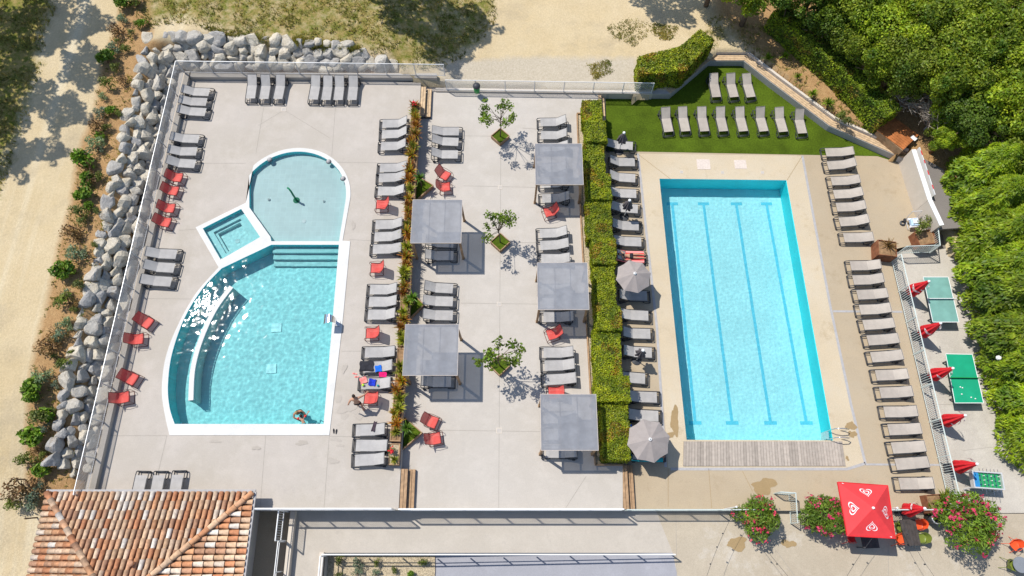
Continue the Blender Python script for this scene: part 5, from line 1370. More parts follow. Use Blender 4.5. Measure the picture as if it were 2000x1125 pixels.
# grasses: nobody could count them
m = MB(); rr = random.Random(77)
def grass_zone(poly, n, L, zmax=9):
    xs_ = [p.x for p in poly]; ys_ = [p.y for p in poly]; k = 0
    while k < n:
        x, y = rr.uniform(max(-40, min(xs_)), max(xs_)), rr.uniform(min(ys_), min(40, max(ys_)))
        k += 1
        if not inside(x, y, poly) or inside(x, y, CUT): continue
        if noise.noise(Vector((x * .8, y * .8, 1))) < -.15: continue
        z = zt(x, y) - .03
        for _ in range(4):
            a = rr.uniform(0, 6.28); l = L * rr.uniform(.5, 1.2); d = Vector((math.cos(a), math.sin(a), 0)); s = Vector((-d.y, d.x, 0)) * .028
            b = Vector((x + rr.gauss(0, .06), y + rr.gauss(0, .06), z)); g = rr.uniform(.6, 1.34); m.col = (g * rr.uniform(.8, 1.34), g, g * .8)
            m.face([b - s, b + s, b + d * l * .7 + Vector((0, 0, l * .7))])
grass_zone(Z_MEADOW, 7000, .16); grass_zone(Z_SHADE, 6500, .22); grass_zone(Z_SLOPE, 2600, .16); grass_zone(Z_BED, 1500, .16)
for q in Z_GREEN: grass_zone(q, 500, .10)
strip_ = pxpoly(((545, 76), (620, 82), (700, 92), (712, 100), (640, 100), (560, 92)), 1.3); grass_zone(strip_, 1500, .22)
strip_ = pxpoly(((395, 60), (500, 72), (560, 84), (500, 92), (420, 74)), 1.6); grass_zone(strip_, 900, .2)
stuff(m.build('meadow_grass', m_grass), 'short dry grass on the banks around the pool decks', 'grass')
# ------------------------------------------------------------------ tiled building
m_tile = M('clay roof tile', (1, 1, 1), 0.8, 0.22, 7, 0.01, attr=True, fine=0.2)
m_pan = M('clay pan tile', (0.20, 0.085, 0.04), 0.9, 0.3, 5)
PAL = ((.50, .25, .13), (.55, .31, .18), (.58, .39, .25), (.50, .22, .11), (.60, .50, .40), (.60, .44, .31), (.41, .23, .14), (.54, .34, .21), (.55, .36, .22), (.52, .27, .14), (.57, .40, .27), (.64, .58, .51), (.48, .22, .11))
RX0, RX1, RY, RZ, HIP, RISE = -22.86, -12.73, 2.46, 1.5, 5.06, 1.6
bl = thing('tiled_building', 'low building with hipped roof of mottled clay tiles at the lower left', 'building', ((RX0 + RX1) / 2, -2.5, -1.2)); BO = Vector(((RX0 + RX1) / 2, -2.5, -1.2))
m = MB(); m.prism([(RX0 + .55, -7.8), (RX1 - .5, -7.8), (RX1 - .5, RY - .55), (RX0 + .55, RY - .55)], -1.2, RZ - .05); m.build('wall', m_render, bl, org=BO)
def rz_(d): return RZ + RISE * d / HIP
m = MB(); ax_ = (RX0 + HIP, RY - HIP); bx_ = (RX1 - HIP, RY - HIP)
A = (RX0, RY, RZ - .06); B = (RX1, RY, RZ - .06); C1 = (*ax_, rz_(HIP) - .06); C2 = (bx_[0] + .01, bx_[1], rz_(HIP) - .06); D1 = (RX0, -12, RZ - .06); D2 = (RX1, -12, RZ - .06); E1 = (ax_[0], -12, rz_(HIP) - .06); E2 = (bx_[0] + .01, -12, rz_(HIP) - .06)
for f in ((A, C1, C2, B), (A, D1, E1, C1), (B, C2, E2, D2)): m.face(f)
roof = m.build('roof', m_pan, bl, org=BO)
rr = random.Random(19); m = MB()
def barrel(m, p0, p1, r0, r1, up, n=5):
    d = (p1 - p0).normalized(); s = d.cross(up).normalized(); u = s.cross(d); b = len(m.v)
    for p, r in ((p0, r0), (p1, r1)):
        for k in range(n + 1):
            a = math.pi * k / n; m.v.append(tuple(p + s * (r * math.cos(a)) + u * (r * .85 * math.sin(a))))
    for k in range(n):
        m.f.append((b + k, b + k + 1, b + n + 2 + k, b + n + 1 + k)); m.m.append(0); m.c.append(m.col)
    m.f.append(tuple(b + k for k in range(n + 1))); m.m.append(0); m.c.append(m.col)
UPN = Vector((0, 0, 1)); EXP = .44
def tcol():
    c = rr.choice(PAL); g = rr.uniform(.85, 1.12); return tuple(min(.72, x * g) for x in c)
nc = 36; sp_ = (RX1 - RX0) / nc
for i in range(nc):
    x = RX0 + (i + .5) * sp_; lim = min(x - RX0, RX1 - x, HIP); k = 0; off = rr.uniform(-.05, .05)
    while k * EXP < lim - .02:
        d0, d1 = max(-.06, k * EXP - .03 + (off if k else 0)), min(lim + .05, (k + 1) * EXP + .05 + off); m.col = tcol()
        barrel(m, Vector((x, RY - d0, rz_(d0) + .022)), Vector((x, RY - d1, rz_(d1) - .004)), .128, .098, UPN); k += 1
for side in (0, 1):
    y = RY - .16
    while y > -6.5:
        lim = min(RY - y, HIP); k = 0; off = rr.uniform(-.05, .05)
        while k * EXP < lim - .02:
            d0, d1 = max(-.06, k * EXP - .03 + (off if k else 0)), min(lim + .05, (k + 1) * EXP + .05 + off); m.col = tcol()
            X = (lambda d: RX0 + d) if side == 0 else (lambda d: RX1 - d)
            barrel(m, Vector((X(d0), y, rz_(d0) + .022)), Vector((X(d1), y, rz_(d1) - .004)), .128, .098, UPN); k += 1
        y -= sp_
m.build('barrel_tiles', m_tile, roof, True, org=BO)
m = MB()
for sx in (1, -1):
    p0 = Vector((RX0 if sx > 0 else RX1, RY, RZ + .08)); p1 = Vector((ax_[0] if sx > 0 else bx_[0], ax_[1], rz_(HIP) + .08)); L = (p1 - p0).length; n = int(L / .46)
    for k in range(n):
        m.col = tcol(); barrel(m, p0.lerp(p1, k / n) + Vector((0, 0, .025)), p0.lerp(p1, (k + 1.1) / n), .15, .12, UPN)
m.build('hip_tiles', m_tile, roof, True, org=BO)
m = MB(); c = Vector((-17.45, -.75, rz_(3.2))); m.lathe([(.0, .42), (.13, .40), (.15, .34), (.09, .30), (.09, 0)], c, 14); m.col = (.5, .27, .16)
m.c = [(.5, .27, .16)] * len(m.f); m.build('roof_vent', m_tile, roof, True, org=BO)
m = MB(); m.bar((RX0 - .08, RY + .09, RZ - .02), (RX1 + .1, RY + .09, RZ - .02), .11, .09); m.build('gutter', m_drainstrip, bl, org=BO)
m = MB(); m.bar((RX1 + .09, RY + .03, RZ - .02), (RX1 + .09, -9, RZ - .02), .11, .09); m.build('gutter', m_drainstrip, bl, org=BO)
m = MB(); m.tube([(RX1 - .40, RY - .40, RZ - .1), (RX1 - .40, RY - .40, -1.1)], .05, 8); m.build('downpipe', m_drainstrip, bl, org=BO)

# ------------------------------------------------------------------ timber screen hut
q = [G(x, y, .75) for x, y in ((1712, 254), (1742, 226), (1794, 264), (1764, 296))]; c = sum(q, Vector()) / 4; c.z = -.1
t = thing('timber_hut', 'small hut roofed with dark stained timber planks behind the lawn wall', 'hut', c)
u = (q[2] - q[1]); v = (q[0] - q[1]); m = MB()
for k in range(9):
    a = q[1] + v * (k + .5) / 9 - c; b = q[2] + v * (k + .5) / 9 - c; m.bar(a, b, v.length / 9 * .93, .05)
m.build('plank_roof', m_woodred, t)
m = MB(); q2 = [p - c for p in q]; cc = sum(q2, Vector()) / 4; m.prism([tuple(p.lerp(cc, .06))[:2] for p in (q2[0], q2[3], q2[2], q2[1])], 0, .82); m.build('wall', m_wood, t)
p = (q2[2] * .8 + q2[3] * .2); m = MB(); m.box((p.x - .12, p.y, q2[0].z + .035), (.26, .34, .02), .7); m.build('notice', m_white, t)
# ------------------------------------------------------------------ rust planters, bins
def rust_planter(px, py, z, w_, d_, h, rz, label):
    t = thing('rust_planter', label, 'planter', G(px, py, z), R(rz), 'rusted steel planters')
    for k, (sx, sy) in enumerate(((1, 0), (-1, 0), (0, 1), (0, -1))):
        m = MB()
        if sx: m.box((sx * (w_ / 2 - .015), 0, h / 2), (.03, d_, h))
        else: m.box((0, sy * (d_ / 2 - .015), h / 2), (w_ - .062, .03, h))
        m.build('side_plate', m_rust, t)
    m = MB(); m.box((0, 0, h - .10), (w_ - .065, d_ - .065, .04)); m.build('soil', m_earth, t); return t
rust_planter(1719, 496, ZR, 1.05, .95, .85, -8, 'big square rusted steel planter with dead palm at the gap in the right lounger column')
rust_planter(1796, 473, ZR, 1.1, .9, .7, 10, 'rusted steel planter with a sparse bush behind the pale bar fence')
rust_planter(1814, 985, ZR, .75, .9, .6, 4, 'rusted steel planter with a fan palm beside the right oleander')
dp = G(1735, 480, ZR + .8); dp.z = ZR + .72
place_mesh('dead_palm', tuft_data(15, 40, .75, .05, m_brownleaf, .1, ((1, 1, 1), (.6, .6, .6))), dp, 1.0, 'withered brown palm in the big rusted planter', 'plant')
shrub(1796, 452, 'green', 1.3, 'sparse yellowing bush above the pale bar fence', None, ZR + .65)
shrub(1812, 436, 'green', 1.0, 'small sparse bush against the end of the tall pale wall', None, ZR + .5)
fp = G(1846, 975, ZR + .8); fp.z = ZR + .55
place_mesh('fan_palm', tuft_data(16, 80, .95, .07, m_tuft, .1, ((.6, .8, .5), (.8, .95, .5))), fp, 1.0, 'spreading fan palm just above the right oleander', 'palm')
def bin_(px, py, z, r, h, mat, label):
    t = thing('litter_bin', label, 'bin', G(px, py, z)); m = MB(); m.lathe([(0, 0), (r * .85, 0), (r, h), (r * .9, h), (r * .86, h - .12), (0, h - .14)], n=20); m.build('body', mat, t, True)
    m = MB(); m.lathe([(r * 1.04, h - .03), (r * 1.04, h + .02), (r * .88, h + .02)], n=20); m.build('rim', m_steel, t, True)
bin_(1812, 1014, ZLOW, .26, .85, m_frame, 'round grey litter bin beside the dining table and right oleander')
m_bin = M('green bin plastic', (.02, .26, .06), .4, .1)
p = G(932, 178, .12); t = thing('hanging_bin', 'green bin with dark lid hanging on the low wire fence', 'bin', (p.x, p.y - .22, .35))
m = MB(); m.lathe([(0, 0), (.17, 0), (.22, .55), (0, .56)], n=16); m.build('body', m_bin, t, True)
m = MB(); m.lathe([(.235, .53), (.235, .62), (.17, .72), (0, .74)], n=16); m.build('lid', m_frame, t, True)
m = MB(); m.bar((0, .05, .45), (0, .22, .45), .04); m.build('bracket', m_steel, t)
# ------------------------------------------------------------------ games on the terrace
def ping_pong(quad, mat, label, dots=0):
    q = [G(x, y, ZP + .76) for x, y in quad]; c = sum(q, Vector()) / 4; t = thing('ping_pong_table', label, 'table', (c.x, c.y, ZP), 0, 'table tennis tables'); c.z = ZP
    L = [p - c for p in q]; m = MB(); hl = [(L[0] + L[3]) / 2, (L[1] + L[2]) / 2]
    m.prism([tuple(p)[:2] for p in (L[3], L[2], L[1], L[0])], .72, .76); top = m.build('table_top', mat, t)
    m = MB()
    for a, b in zip(L, L[1:] + L[:1]): m.bar((a.x, a.y, .763), (b.x, b.y, .763), .03, .004)
    m.build('line', m_print, top)
    m = MB(); ex = (hl[1] - hl[0]) * .06
    a, b = hl[0] - ex, hl[1] + ex; m.bar((a.x, a.y, .83), (b.x, b.y, .83), .012, .13); m.bar((a.x, a.y, .90), (b.x, b.y, .90), .03, .02); m.build('net', m_white if not dots else m_bin, t)
    for sx in (.15, .85):
        for sy in (.12, .88):
            p = L[0].lerp(L[1], sx).lerp(L[3].lerp(L[2], sx), sy); m = MB(); m.bar((p.x, p.y, 0), (p.x, p.y, .72), .06); m.build('leg', m_frame, t)
    for k in range(dots):
        d = MB(); rr = random.Random(k + 3); u_ = rr.uniform(.1, .9); p = ((L[0] + L[3]) / 2).lerp((L[1] + L[2]) / 2, u_).lerp(L[3].lerp(L[2], u_), rr.uniform(.3, .95)); d.lathe([(0, .06), (.03, .05), (.04, .02), (.03, 0)], n=8)
        o = d.build('table_tennis_ball', m_white, org=Vector((0, 0, 0))); o.location = c + Vector((p.x, p.y, .763)); tag(o, 'white ball lying on the lower half of the green table tennis table', 'ball', 'balls on the green table')
    return t
ping_pong(((1803, 541), (1852, 541), (1873, 629), (1822, 629)), M('faded table top', (.16, .33, .29), .6, .12, 2), 'faded grey green table tennis table, the upper one on the terrace')
ping_pong(((1847, 691), (1899, 692), (1921, 787), (1865, 787)), M('green table top', (.010, .30, .16), .5, .08, 2), 'bright green table tennis table, the lower one on the terrace', 5)
p = G(1930, 938, ZP + .9); p.z = ZP
t = thing('football_table', 'table football with green pitch and steel rods on the terrace', 'football table', p, R(-4)); w_, d_ = 1.55, .86
for nm, cx, cy, sx, sy in (('side_board', 0, d_ / 2 - .03, w_, .06), ('side_board', 0, -d_ / 2 + .03, w_, .06), ('end_board', -w_ / 2 + .03, 0, .06, d_ - .124), ('end_board', w_ / 2 - .03, 0, .06, d_ - .124)):
    m = MB(); m.box((cx, cy, .78), (sx, sy, .28)); m.build(nm, m_steel, t)
m = MB(); m.box((.12, 0, .78), (w_ - .40, d_ - .13, .03)); m.build('pitch', M('pitch green', (.02, .28, .10), .6, .15, 6), t)
m = MB(); m.box((-w_ / 2 + .20, 0, .86), (.28, d_ - .14, .03)); m.build('score_tray', M('tray blue', (.03, .22, .48), .5, .1), t)
m_dkp = M('dark player', (.03, .08, .2), .5)
for k in range(6):
    x = -.36 + k * .19; m = MB(); o_ = (.26 if k % 2 else 0) - .1; m.tube([(x, -d_ / 2 - .12 - max(0, o_), .88), (x, d_ / 2 + .05 + .1, .88)], .012, 6); rd = m.build('rod', m_metal, t)
    for j in range(3): m = MB(); m.box((x, -.22 + j * .22, .85), (.03, .04, .12)); m.build('player', m_white if k % 2 else m_dkp, rd)
for sx in (-1, 1):
    for sy in (-1, 1): m = MB(); m.bar((sx * (w_ / 2 - .1), sy * (d_ / 2 - .06), .64), (sx * (w_ / 2), sy * (d_ / 2), 0), .07); m.build('leg', m_steel, t)
# spot lamps on thin posts
for (ax, ay, bx, by, l) in ((1872, 498, 1888, 486, 'upper'), (1927, 708, 1950, 699, 'lower')):
    b = G(ax, ay, ZP); tp = G(bx, by, ZP + 1.6); t = thing('spot_lamp', f'white spot lamp on a thin leaning post at the terrace kerb, the {l} one', 'lamp', b)
    m = MB(); m.tube([(0, 0, 0), tuple(tp - b)], .025, 6); m.build('post', m_steel, t); m = MB(); m.lathe([(0, .12), (.11, .1), (.14, 0), (.06, -.06)], tp - b, 12); m.build('lamp_head', m_white, t)
# pool cleaner trolley
p = G(1779, 440, ZR); t = thing('pool_cleaner', 'pale blue pool cleaning robot on its trolley near the boundary wall', 'pool cleaner', p, R(4)); m_pb = M('pale blue plastic', (.42, .56, .72), .4, .1)
m = MB(); m.prism([(-.26, -.22), (.26, -.22), (.22, .22), (-.22, .22)], .28, .46); bd = m.build('body', m_pb, t)
m = MB(); m.box((0, 0, .49), (.26, .22, .06)); m.box((-.13, .02, .54), (.05, .3, .04)); m.box((.13, .02, .54), (.05, .3, .04)); m.build('lid', m_white, bd)
for sy in (-1, 1): m = MB(); m.tube([(-.30, sy * .24, .33), (.30, sy * .24, .33)], .075, 10); m.build('roller', m_print, t)
m = MB(); m.tube([(-.3, -.3, .1), (-.3, .3, .12), (-.3, .42, .5), (-.28, .46, .95), (.28, .46, .95), (.3, .42, .5), (.3, .3, .12), (.3, -.3, .1)], .022, 6); m.build('trolley_frame', m_steel, t)
for sx in (-1, 1): m = MB(); m.tube([(sx * .36 - .03, .28, .13), (sx * .36 + .03, .28, .13)], .13, 14); m.build('wheel', m_frame, t)
m = MB(); m.lathe([(.10, 0), (.16, .03), (.16, .09), (.10, .12)], (-.5, .15, .0), 16); m.build('cable_coil', m_frame, t)
# ------------------------------------------------------------------ pool fittings
for x, y, l in ((527, 312, 'left'), (642, 316, 'right upper'), (670, 349, 'right lower')):
    t = thing('pool_spotlight', f'dark dome light on the coping of the round pool, the {l} one', 'light', G(x, y, zc), 0, 'dome lights on the round coping'); m = MB(); m.lathe([(.13, 0), (.13, .06), (.08, .11), (0, .12)], n=14); m.build('dome', m_drainstrip, t, True)
    m = MB(); m.lathe([(.16, .002), (.16, .02), (.12, .02)], n=14); m.build('flange', m_frame, t)
m_green = M('green lacquer', (.01, .20, .09), .3, .1)
p = G(577, 388, zc - .10); t = thing('water_spray', 'green curved water spray post standing in the round splash pool', 'water toy', (p.x, p.y, zc - .42)); m = MB(); m.tube([(0, 0, 0), (0, 0, .8), (-.03, .05, 1.15), (-.12, .14, 1.30), (-.20, .2, 1.25)], [.07, .06, .055, .05, .06], 10); m.build('post', m_green, t, True); m = MB(); m.lathe([(.2, 0), (.2, .03), (.08, .06)], n=14); m.build('foot', m_green, t)
for x, y, r, l in ((526, 391, .08, 'left'), (633, 394, .07, 'right')):
    p = G(x, y, zc - .36); t = thing('bubble_jet', f'small white water jet in the round pool floor, {l} of the green spray', 'water jet', p, 0, 'floor jets'); m = MB(); m.lathe([(0, .05), (r, .04), (r, -.05)], n=12); m.build('nozzle', m_white, t, True); m = MB(); m.lathe([(r * .4, .055), (r * .3, .06)], n=8); m.build('cap', m_frame, t)
p = GW(594, 432, zc - .08, zc - .41); m = MB(); m.lathe([(0, .03), (.12, .02), (.13, 0)], n=16); o = m.build('underwater_light', m_white, org=Vector((0, 0, 0))); o.location = p; tag(o, 'white round underwater light in the splash pool floor', 'light')
p = GW(464, 471, zc - .08, zc - .94); m = MB(); m.lathe([(0, .03), (.13, .02), (.14, 0)], n=16); o = m.build('underwater_light', m_white, org=Vector((0, 0, 0))); o.location = p; tag(o, 'white round underwater light in the square whirlpool floor', 'light')
p = G(655, 632, zc); t = thing('water_curtain', 'polished steel swan neck water spout on the right pool coping', 'spout', p, 0)
m = MB()
prof = [Vector((.12, 0, 0)), Vector((.13, 0, .45)), Vector((.08, 0, .78)), Vector((-.06, 0, .95)), Vector((-.25, 0, .92)), Vector((-.42, 0, .80))]
pr = spline(prof, 5); m.grid(lambda u, v: pr[min(len(pr) - 1, int(round(u * (len(pr) - 1))))] + Vector((0, (v - .5) * (.22 + .34 * u), 0)), len(pr) - 1, 4); m.build('blade', m_metal, t, True)
m = MB(); m.box((.12, 0, .02), (.26, .30, .04)); m.build('base_plate', m_metal, t)
# pool ladder
A = G(1625, 841, ZR); B = G(1627, 858, ZR); t = thing('pool_ladder', 'steel pool ladder with looped handrails at the lower right pool corner', 'ladder', A)
for p in (A, B):
    d = p - A; m = MB(); m.tube([d + Vector(v) for v in ((-.20, 0, -1.1), (-.20, 0, .35), (-.10, 0, .62), (.15, 0, .76), (.48, 0, .70), (.70, .0, .45), (.66, 0, .2), (.45, 0, 0))], .024, 7); m.build('handrail', m_metal, t, True)
for k in range(4):
    m = MB(); m.bar(Vector((-.24, -.02, -.12 - k * .26)), (B - A) + Vector((-.24, .02, -.12 - k * .26)), .16, .04); m.build('step', m_white, t)
# ------------------------------------------------------------------ tables and chairs by the plaza
def bistro_chair(px, py, rz, mat, label):
    t = thing('bistro_chair', label, 'chair', G(px, py, ZLOW + .45) - Vector((0, 0, .45)), R(rz), 'coloured shell chairs on the plaza')
    m = MB()
    def f(u, v):
        a = (v - .5); 
        if u < .55: k = u / .55; return (.22 - .42 * k, a * .44, .45 + .03 * abs(a) * 2 - .02 * math.sin(math.pi * k))
        k = (u - .55) / .45; return (-.20 - .10 * k + .16 * (abs(a) * 2) ** 2, a * (.44 + .04 * k), .45 + .36 * k)
    m.grid(f, 10, 8); sh = m.build('shell', mat, t, True)
    for sx in (-1, 1):
        m = MB(); m.tube([(.16, sx * .18, .44), (.28, sx * .27, 0)], .014, 6); m.build('leg', mat if sx > 0 else mat, t); m = MB(); m.tube([(-.14, sx * .18, .44), (-.30, sx * .27, 0)], .014, 6); m.build('leg', mat, t)
        m = MB(); m.tube([(-.22, sx * .22, .66), (.0, sx * .27, .66), (.18, sx * .26, .62), (.16, sx * .2, .45)], .012, 6); m.build('armrest', mat, t)
m_or = M('orange lacquer', (.72, .09, .025), .4, .06); m_gn = M('olive lacquer', (.15, .19, .03), .4, .06); m_crim = M('crimson lacquer', (.55, .02, .02), .4, .06)
bistro_chair(1755, 1029, 10, m_gn, 'olive green shell chair at the upper left of the dark dining table'); bistro_chair(1756, 1053, 12, m_or, 'orange shell chair at the lower left of the dark dining table')
bistro_chair(1795, 1024, 190, m_or, 'orange shell chair at the upper right of the dark dining table'); bistro_chair(1801, 1051, 185, m_gn, 'olive green shell chair at the lower right of the dark dining table')
bistro_chair(1661, 1050, 5, m_crim, 'crimson shell chair half under the big red parasol'); bistro_chair(1982, 1064, 215, m_or, 'orange shell chair alone at the right edge of the plaza'); bistro_chair(1974, 1103, -20, m_gn, 'olive green shell chair beside the round grey table')
m_dark = M('dark table planks', (.06, .05, .045), .5, .25, 6)
def dining(px, py, w_, d_, label, cat='table'):
    t = thing('dining_table', label, cat, G(px, py, ZLOW + .74) - Vector((0, 0, .74)), R(2), 'dark dining tables')
    m = MB()
    for k in range(5): m.box(((k - 2) * w_ / 5, 0, .72), (w_ / 5 * .95, d_, .04))
    m.build('table_top', m_dark, t)
    for sx in (-1, 1):
        for sy in (-1, 1): m = MB(); m.bar((sx * (w_ / 2 - .06), sy * (d_ / 2 - .06), 0), (sx * (w_ / 2 - .06), sy * (d_ / 2 - .06), .70), .05); m.build('leg', m_frame, t)
dining(1778, 1040, .80, 1.25, 'dark plank dining table with coloured chairs right of the big parasol'); dining(1697, 1046, .85, 1.2, 'dark dining table mostly hidden under the big red parasol')
t = thing('round_table', 'small round grey pedestal table at the lower right corner', 'table', G(1994, 1103, ZLOW + .72) - Vector((0, 0, .72))); m = MB(); m.lathe([(0, .73), (.38, .73), (.38, .70), (0, .70)], n=28); m.build('table_top', M('grey laminate', (.20, .215, .235), .4, .06), t); m = MB(); m.tube([(0, 0, 0), (0, 0, .7)], .035, 8); m.lathe([(.25, 0), (.25, .03), (.05, .05)], n=18); m.build('pedestal', m_frame, t)
# string lights over the plaza
def string_lights(p, q, n, label):
    t = thing('string_lights', label, 'string lights', p, 0, 'festoon cables over the plaza'); pts = [Vector((0, 0, 0)).lerp(q - p, i / 24) - Vector((0, 0, .35 * math.sin(math.pi * i / 24))) for i in range(25)]
    m = MB(); m.tube(pts, .008, 4); m.build('cable', m_frame, t)
    for k in range(n):
        c = pts[int((k + .7) / n * 24)]; m = MB(); m.lathe([(0, .0), (.022, -.01), (.025, -.07), (.04, -.11), (.03, -.16), (0, -.17)], c, 8); m.build('bulb_socket', m_frame, t)
hz = ZLOW + 2.5
PA, PB = G(1438, 990, hz), G(1752, 992, hz)
for b, l in ((PA, 'left'), (PB, 'right')):
    t = thing('cable_post', f'thin white post carrying string lights, hidden by foliage at the {l}', 'post', (b.x, b.y, ZLOW), 0); m = MB(); m.tube([(0, 0, 0), (0, 0, 2.52)], .025, 6); m.build('pole', m_white, t); m = MB(); m.lathe([(0, 2.58), (.05, 2.55), (.05, 2.5)], n=10); m.build('cap', m_white, t)
for a, x, l in ((PA, 1372, 'leftmost, left of the first oleander'), (PA, 1560, 'second from the left, by the steps'), (PB, 1640, 'third from left, by the big parasol'), (PB, 1842, 'rightmost, below the right oleander')):
    string_lights(a, G(x, 1150, hz), 5, f'thin dark festoon cable with bulbs at the plaza, {l}')
# dead twigs in the wood
def twigs(px, py, label, seed, n=70, R_=1.5):
    rr = random.Random(seed); p = gz(G(px, py, 1.6)); t = thing('dead_shrub', label, 'shrub', p, 0, 'bare grey shrubs in the wood'); m = MB()
    for _ in range(n):
        d = Vector((rr.gauss(0, 1), rr.gauss(0, 1), abs(rr.gauss(0, .8)) + .3)).normalized(); a = Vector((d.x * .3, d.y * .3, .6)); b = a + d * R_ * rr.uniform(.6, 1.1); b.z = min(b.z + .8, 3.1)
        m.tube([a, a.lerp(b, .5) + Vector((rr.gauss(0, .12), rr.gauss(0, .12), .1)), b], [.025, .018, .008], 4)
        for _k in range(4):
            s = a.lerp(b, rr.uniform(.5, 1)); m.tube([s, s + Vector((rr.gauss(0, .3), rr.gauss(0, .3), rr.uniform(0, .3)))], [.012, .005], 3, caps=False)
    m.build('twigs', m_deadwood, t); m = MB(); m.tube([(0, 0, -.2), (0, 0, .7)], [.08, .05], 6); m.build('stem', m_deadwood, t)
twigs(1776, 190, 'bare grey shrub left of the conifers, upper one above the hut', 1); twigs(1838, 218, 'bare grey shrub among green trees, right one above the asphalt bay', 2, 80, 1.8); twigs(1826, 232, 'bare grey shrub at the right of the hut roof', 3, 60, 1.3)
# ------------------------------------------------------------------ towels and small things
def cloth(name, px, py, z, w_, d_, rz, mat, label, cat, wav=.03, hang=0, seed=1):
    p = G(px, py, z); m = MB(); rr = random.Random(seed); o_ = rr.uniform(0, 9)
    def f(u, v):
        x, y = (u - .5) * w_, (v - .5) * d_; h = wav * (1 + noise.noise(Vector((x * 4 + o_, y * 4, o_)))) + .004
        h -= hang * max(0, abs(v - .5) * 2 - .75) * 2
        return (x * (1 + .06 * math.sin(9 * v + o_)), y * (1 + .07 * math.sin(8 * u + o_)), h)
    m.grid(f, 12, 12); m.grid(lambda u, v: (f(u, 1 - v)[0], f(u, 1 - v)[1], f(u, 1 - v)[2] - .012), 12, 12)
    o = m.build(name, mat, smooth=True, org=Vector((0, 0, 0))); o.location = p; o.rotation_euler.z = R(rz); return tag(o, label, cat)
m_blue = M('blue cloth', (.01, .12, .55), .9, .25, 9); m_pink = M('pink cloth', (.75, .22, .20), .9, .3, 9); m_mag = M('magenta cloth', (.65, .01, .14), .9, .15, 9); m_black = M('black cloth', (.022, .022, .028), .9, .3, 9); m_teal = M('teal towel', (.01, .30, .33), .9, .2, 9); m_navy = M('navy printed cloth', (.01, .03, .38), .9, .5, 14); m_brown = M('dark brown cloth', (.05, .035, .045), .9, .3, 9)
zl = ZL + .36
cloth('towel', 716, 715, zl, .72, .56, 2, m_black, 'crumpled black mesh towel on the foot of a lounger, fifth trio', 'towel', .05, .1)
cloth('towel', 739, 720, zl, .34, .34, 10, m_blue, 'small bright blue towel on the lounger beside the black one', 'towel', .04)
cloth('towel', 748, 732, zl + .05, .40, .26, 0, m_mag, 'magenta towel hanging between two loungers', 'towel', .05, .05, 3)
cloth('towel', 710, 743, zl, .36, .32, 20, m_pink, 'round pink patterned towel on the lounger above the man', 'towel', .04, 0, 4)
cloth('towel', 727, 747, zl, .36, .36, -8, m_navy, 'navy and white printed towel on the lounger above the man', 'towel', .04, 0, 5)
cloth('garment', 731, 833, zl, .17, .52, -14, m_brown, 'dark garment thrown across a lounger in the lowest planter trio', 'garment', .05, .1, 6)
m_lime = M('lime rubber', (.45, .75, .04), .5, .1)
for x, y, mt, l, r in ((709, 752, m_lime, 'small lime green ball on the lounger above the man', .07), (738, 753, m_teal, 'small teal ball on the lounger above the man', .06)):
    m = MB(); m.lathe([(0, -r)] + [(r * math.cos(a), r * math.sin(a)) for a in [k * math.pi / 8 - math.pi / 2 for k in range(1, 8)]] + [(0, r)], n=12); o = m.build('ball', mt, smooth=True, org=Vector((0, 0, 0))); o.location = G(x, y, zl + r); tag(o, l, 'ball')
def sandal(px, py, rz, mat, label, group):
    t = thing('sandal', label, 'sandal', G(px, py, ZL + .005), R(rz), group); m = MB(); m.prism([(.045 * math.sin(a) * (1 if math.cos(a) > 0 else .8), .14 * math.cos(a)) for a in [-k * 6.283 / 14 for k in range(14)]], 0, .022); m.build('sole', mat, t)
    m = MB(); m.tube([(-.04, .0, .02), (0, .07, .05), (.04, .0, .02)], .008, 5); m.build('strap', m_frame, t)
sandal(652, 842, 8, m_black, 'left black flip flop by the corner of the leisure pool', 'flip flops by the pool'); sandal(657, 843, -4, m_black, 'right black flip flop by the corner of the leisure pool', 'flip flops by the pool')
sandal(693, 730, 80, m_pink, 'upper pink sandal on the deck beside the lounger', 'pink sandals'); sandal(697, 736, 95, m_pink, 'lower pink sandal on the deck beside the lounger', 'pink sandals')
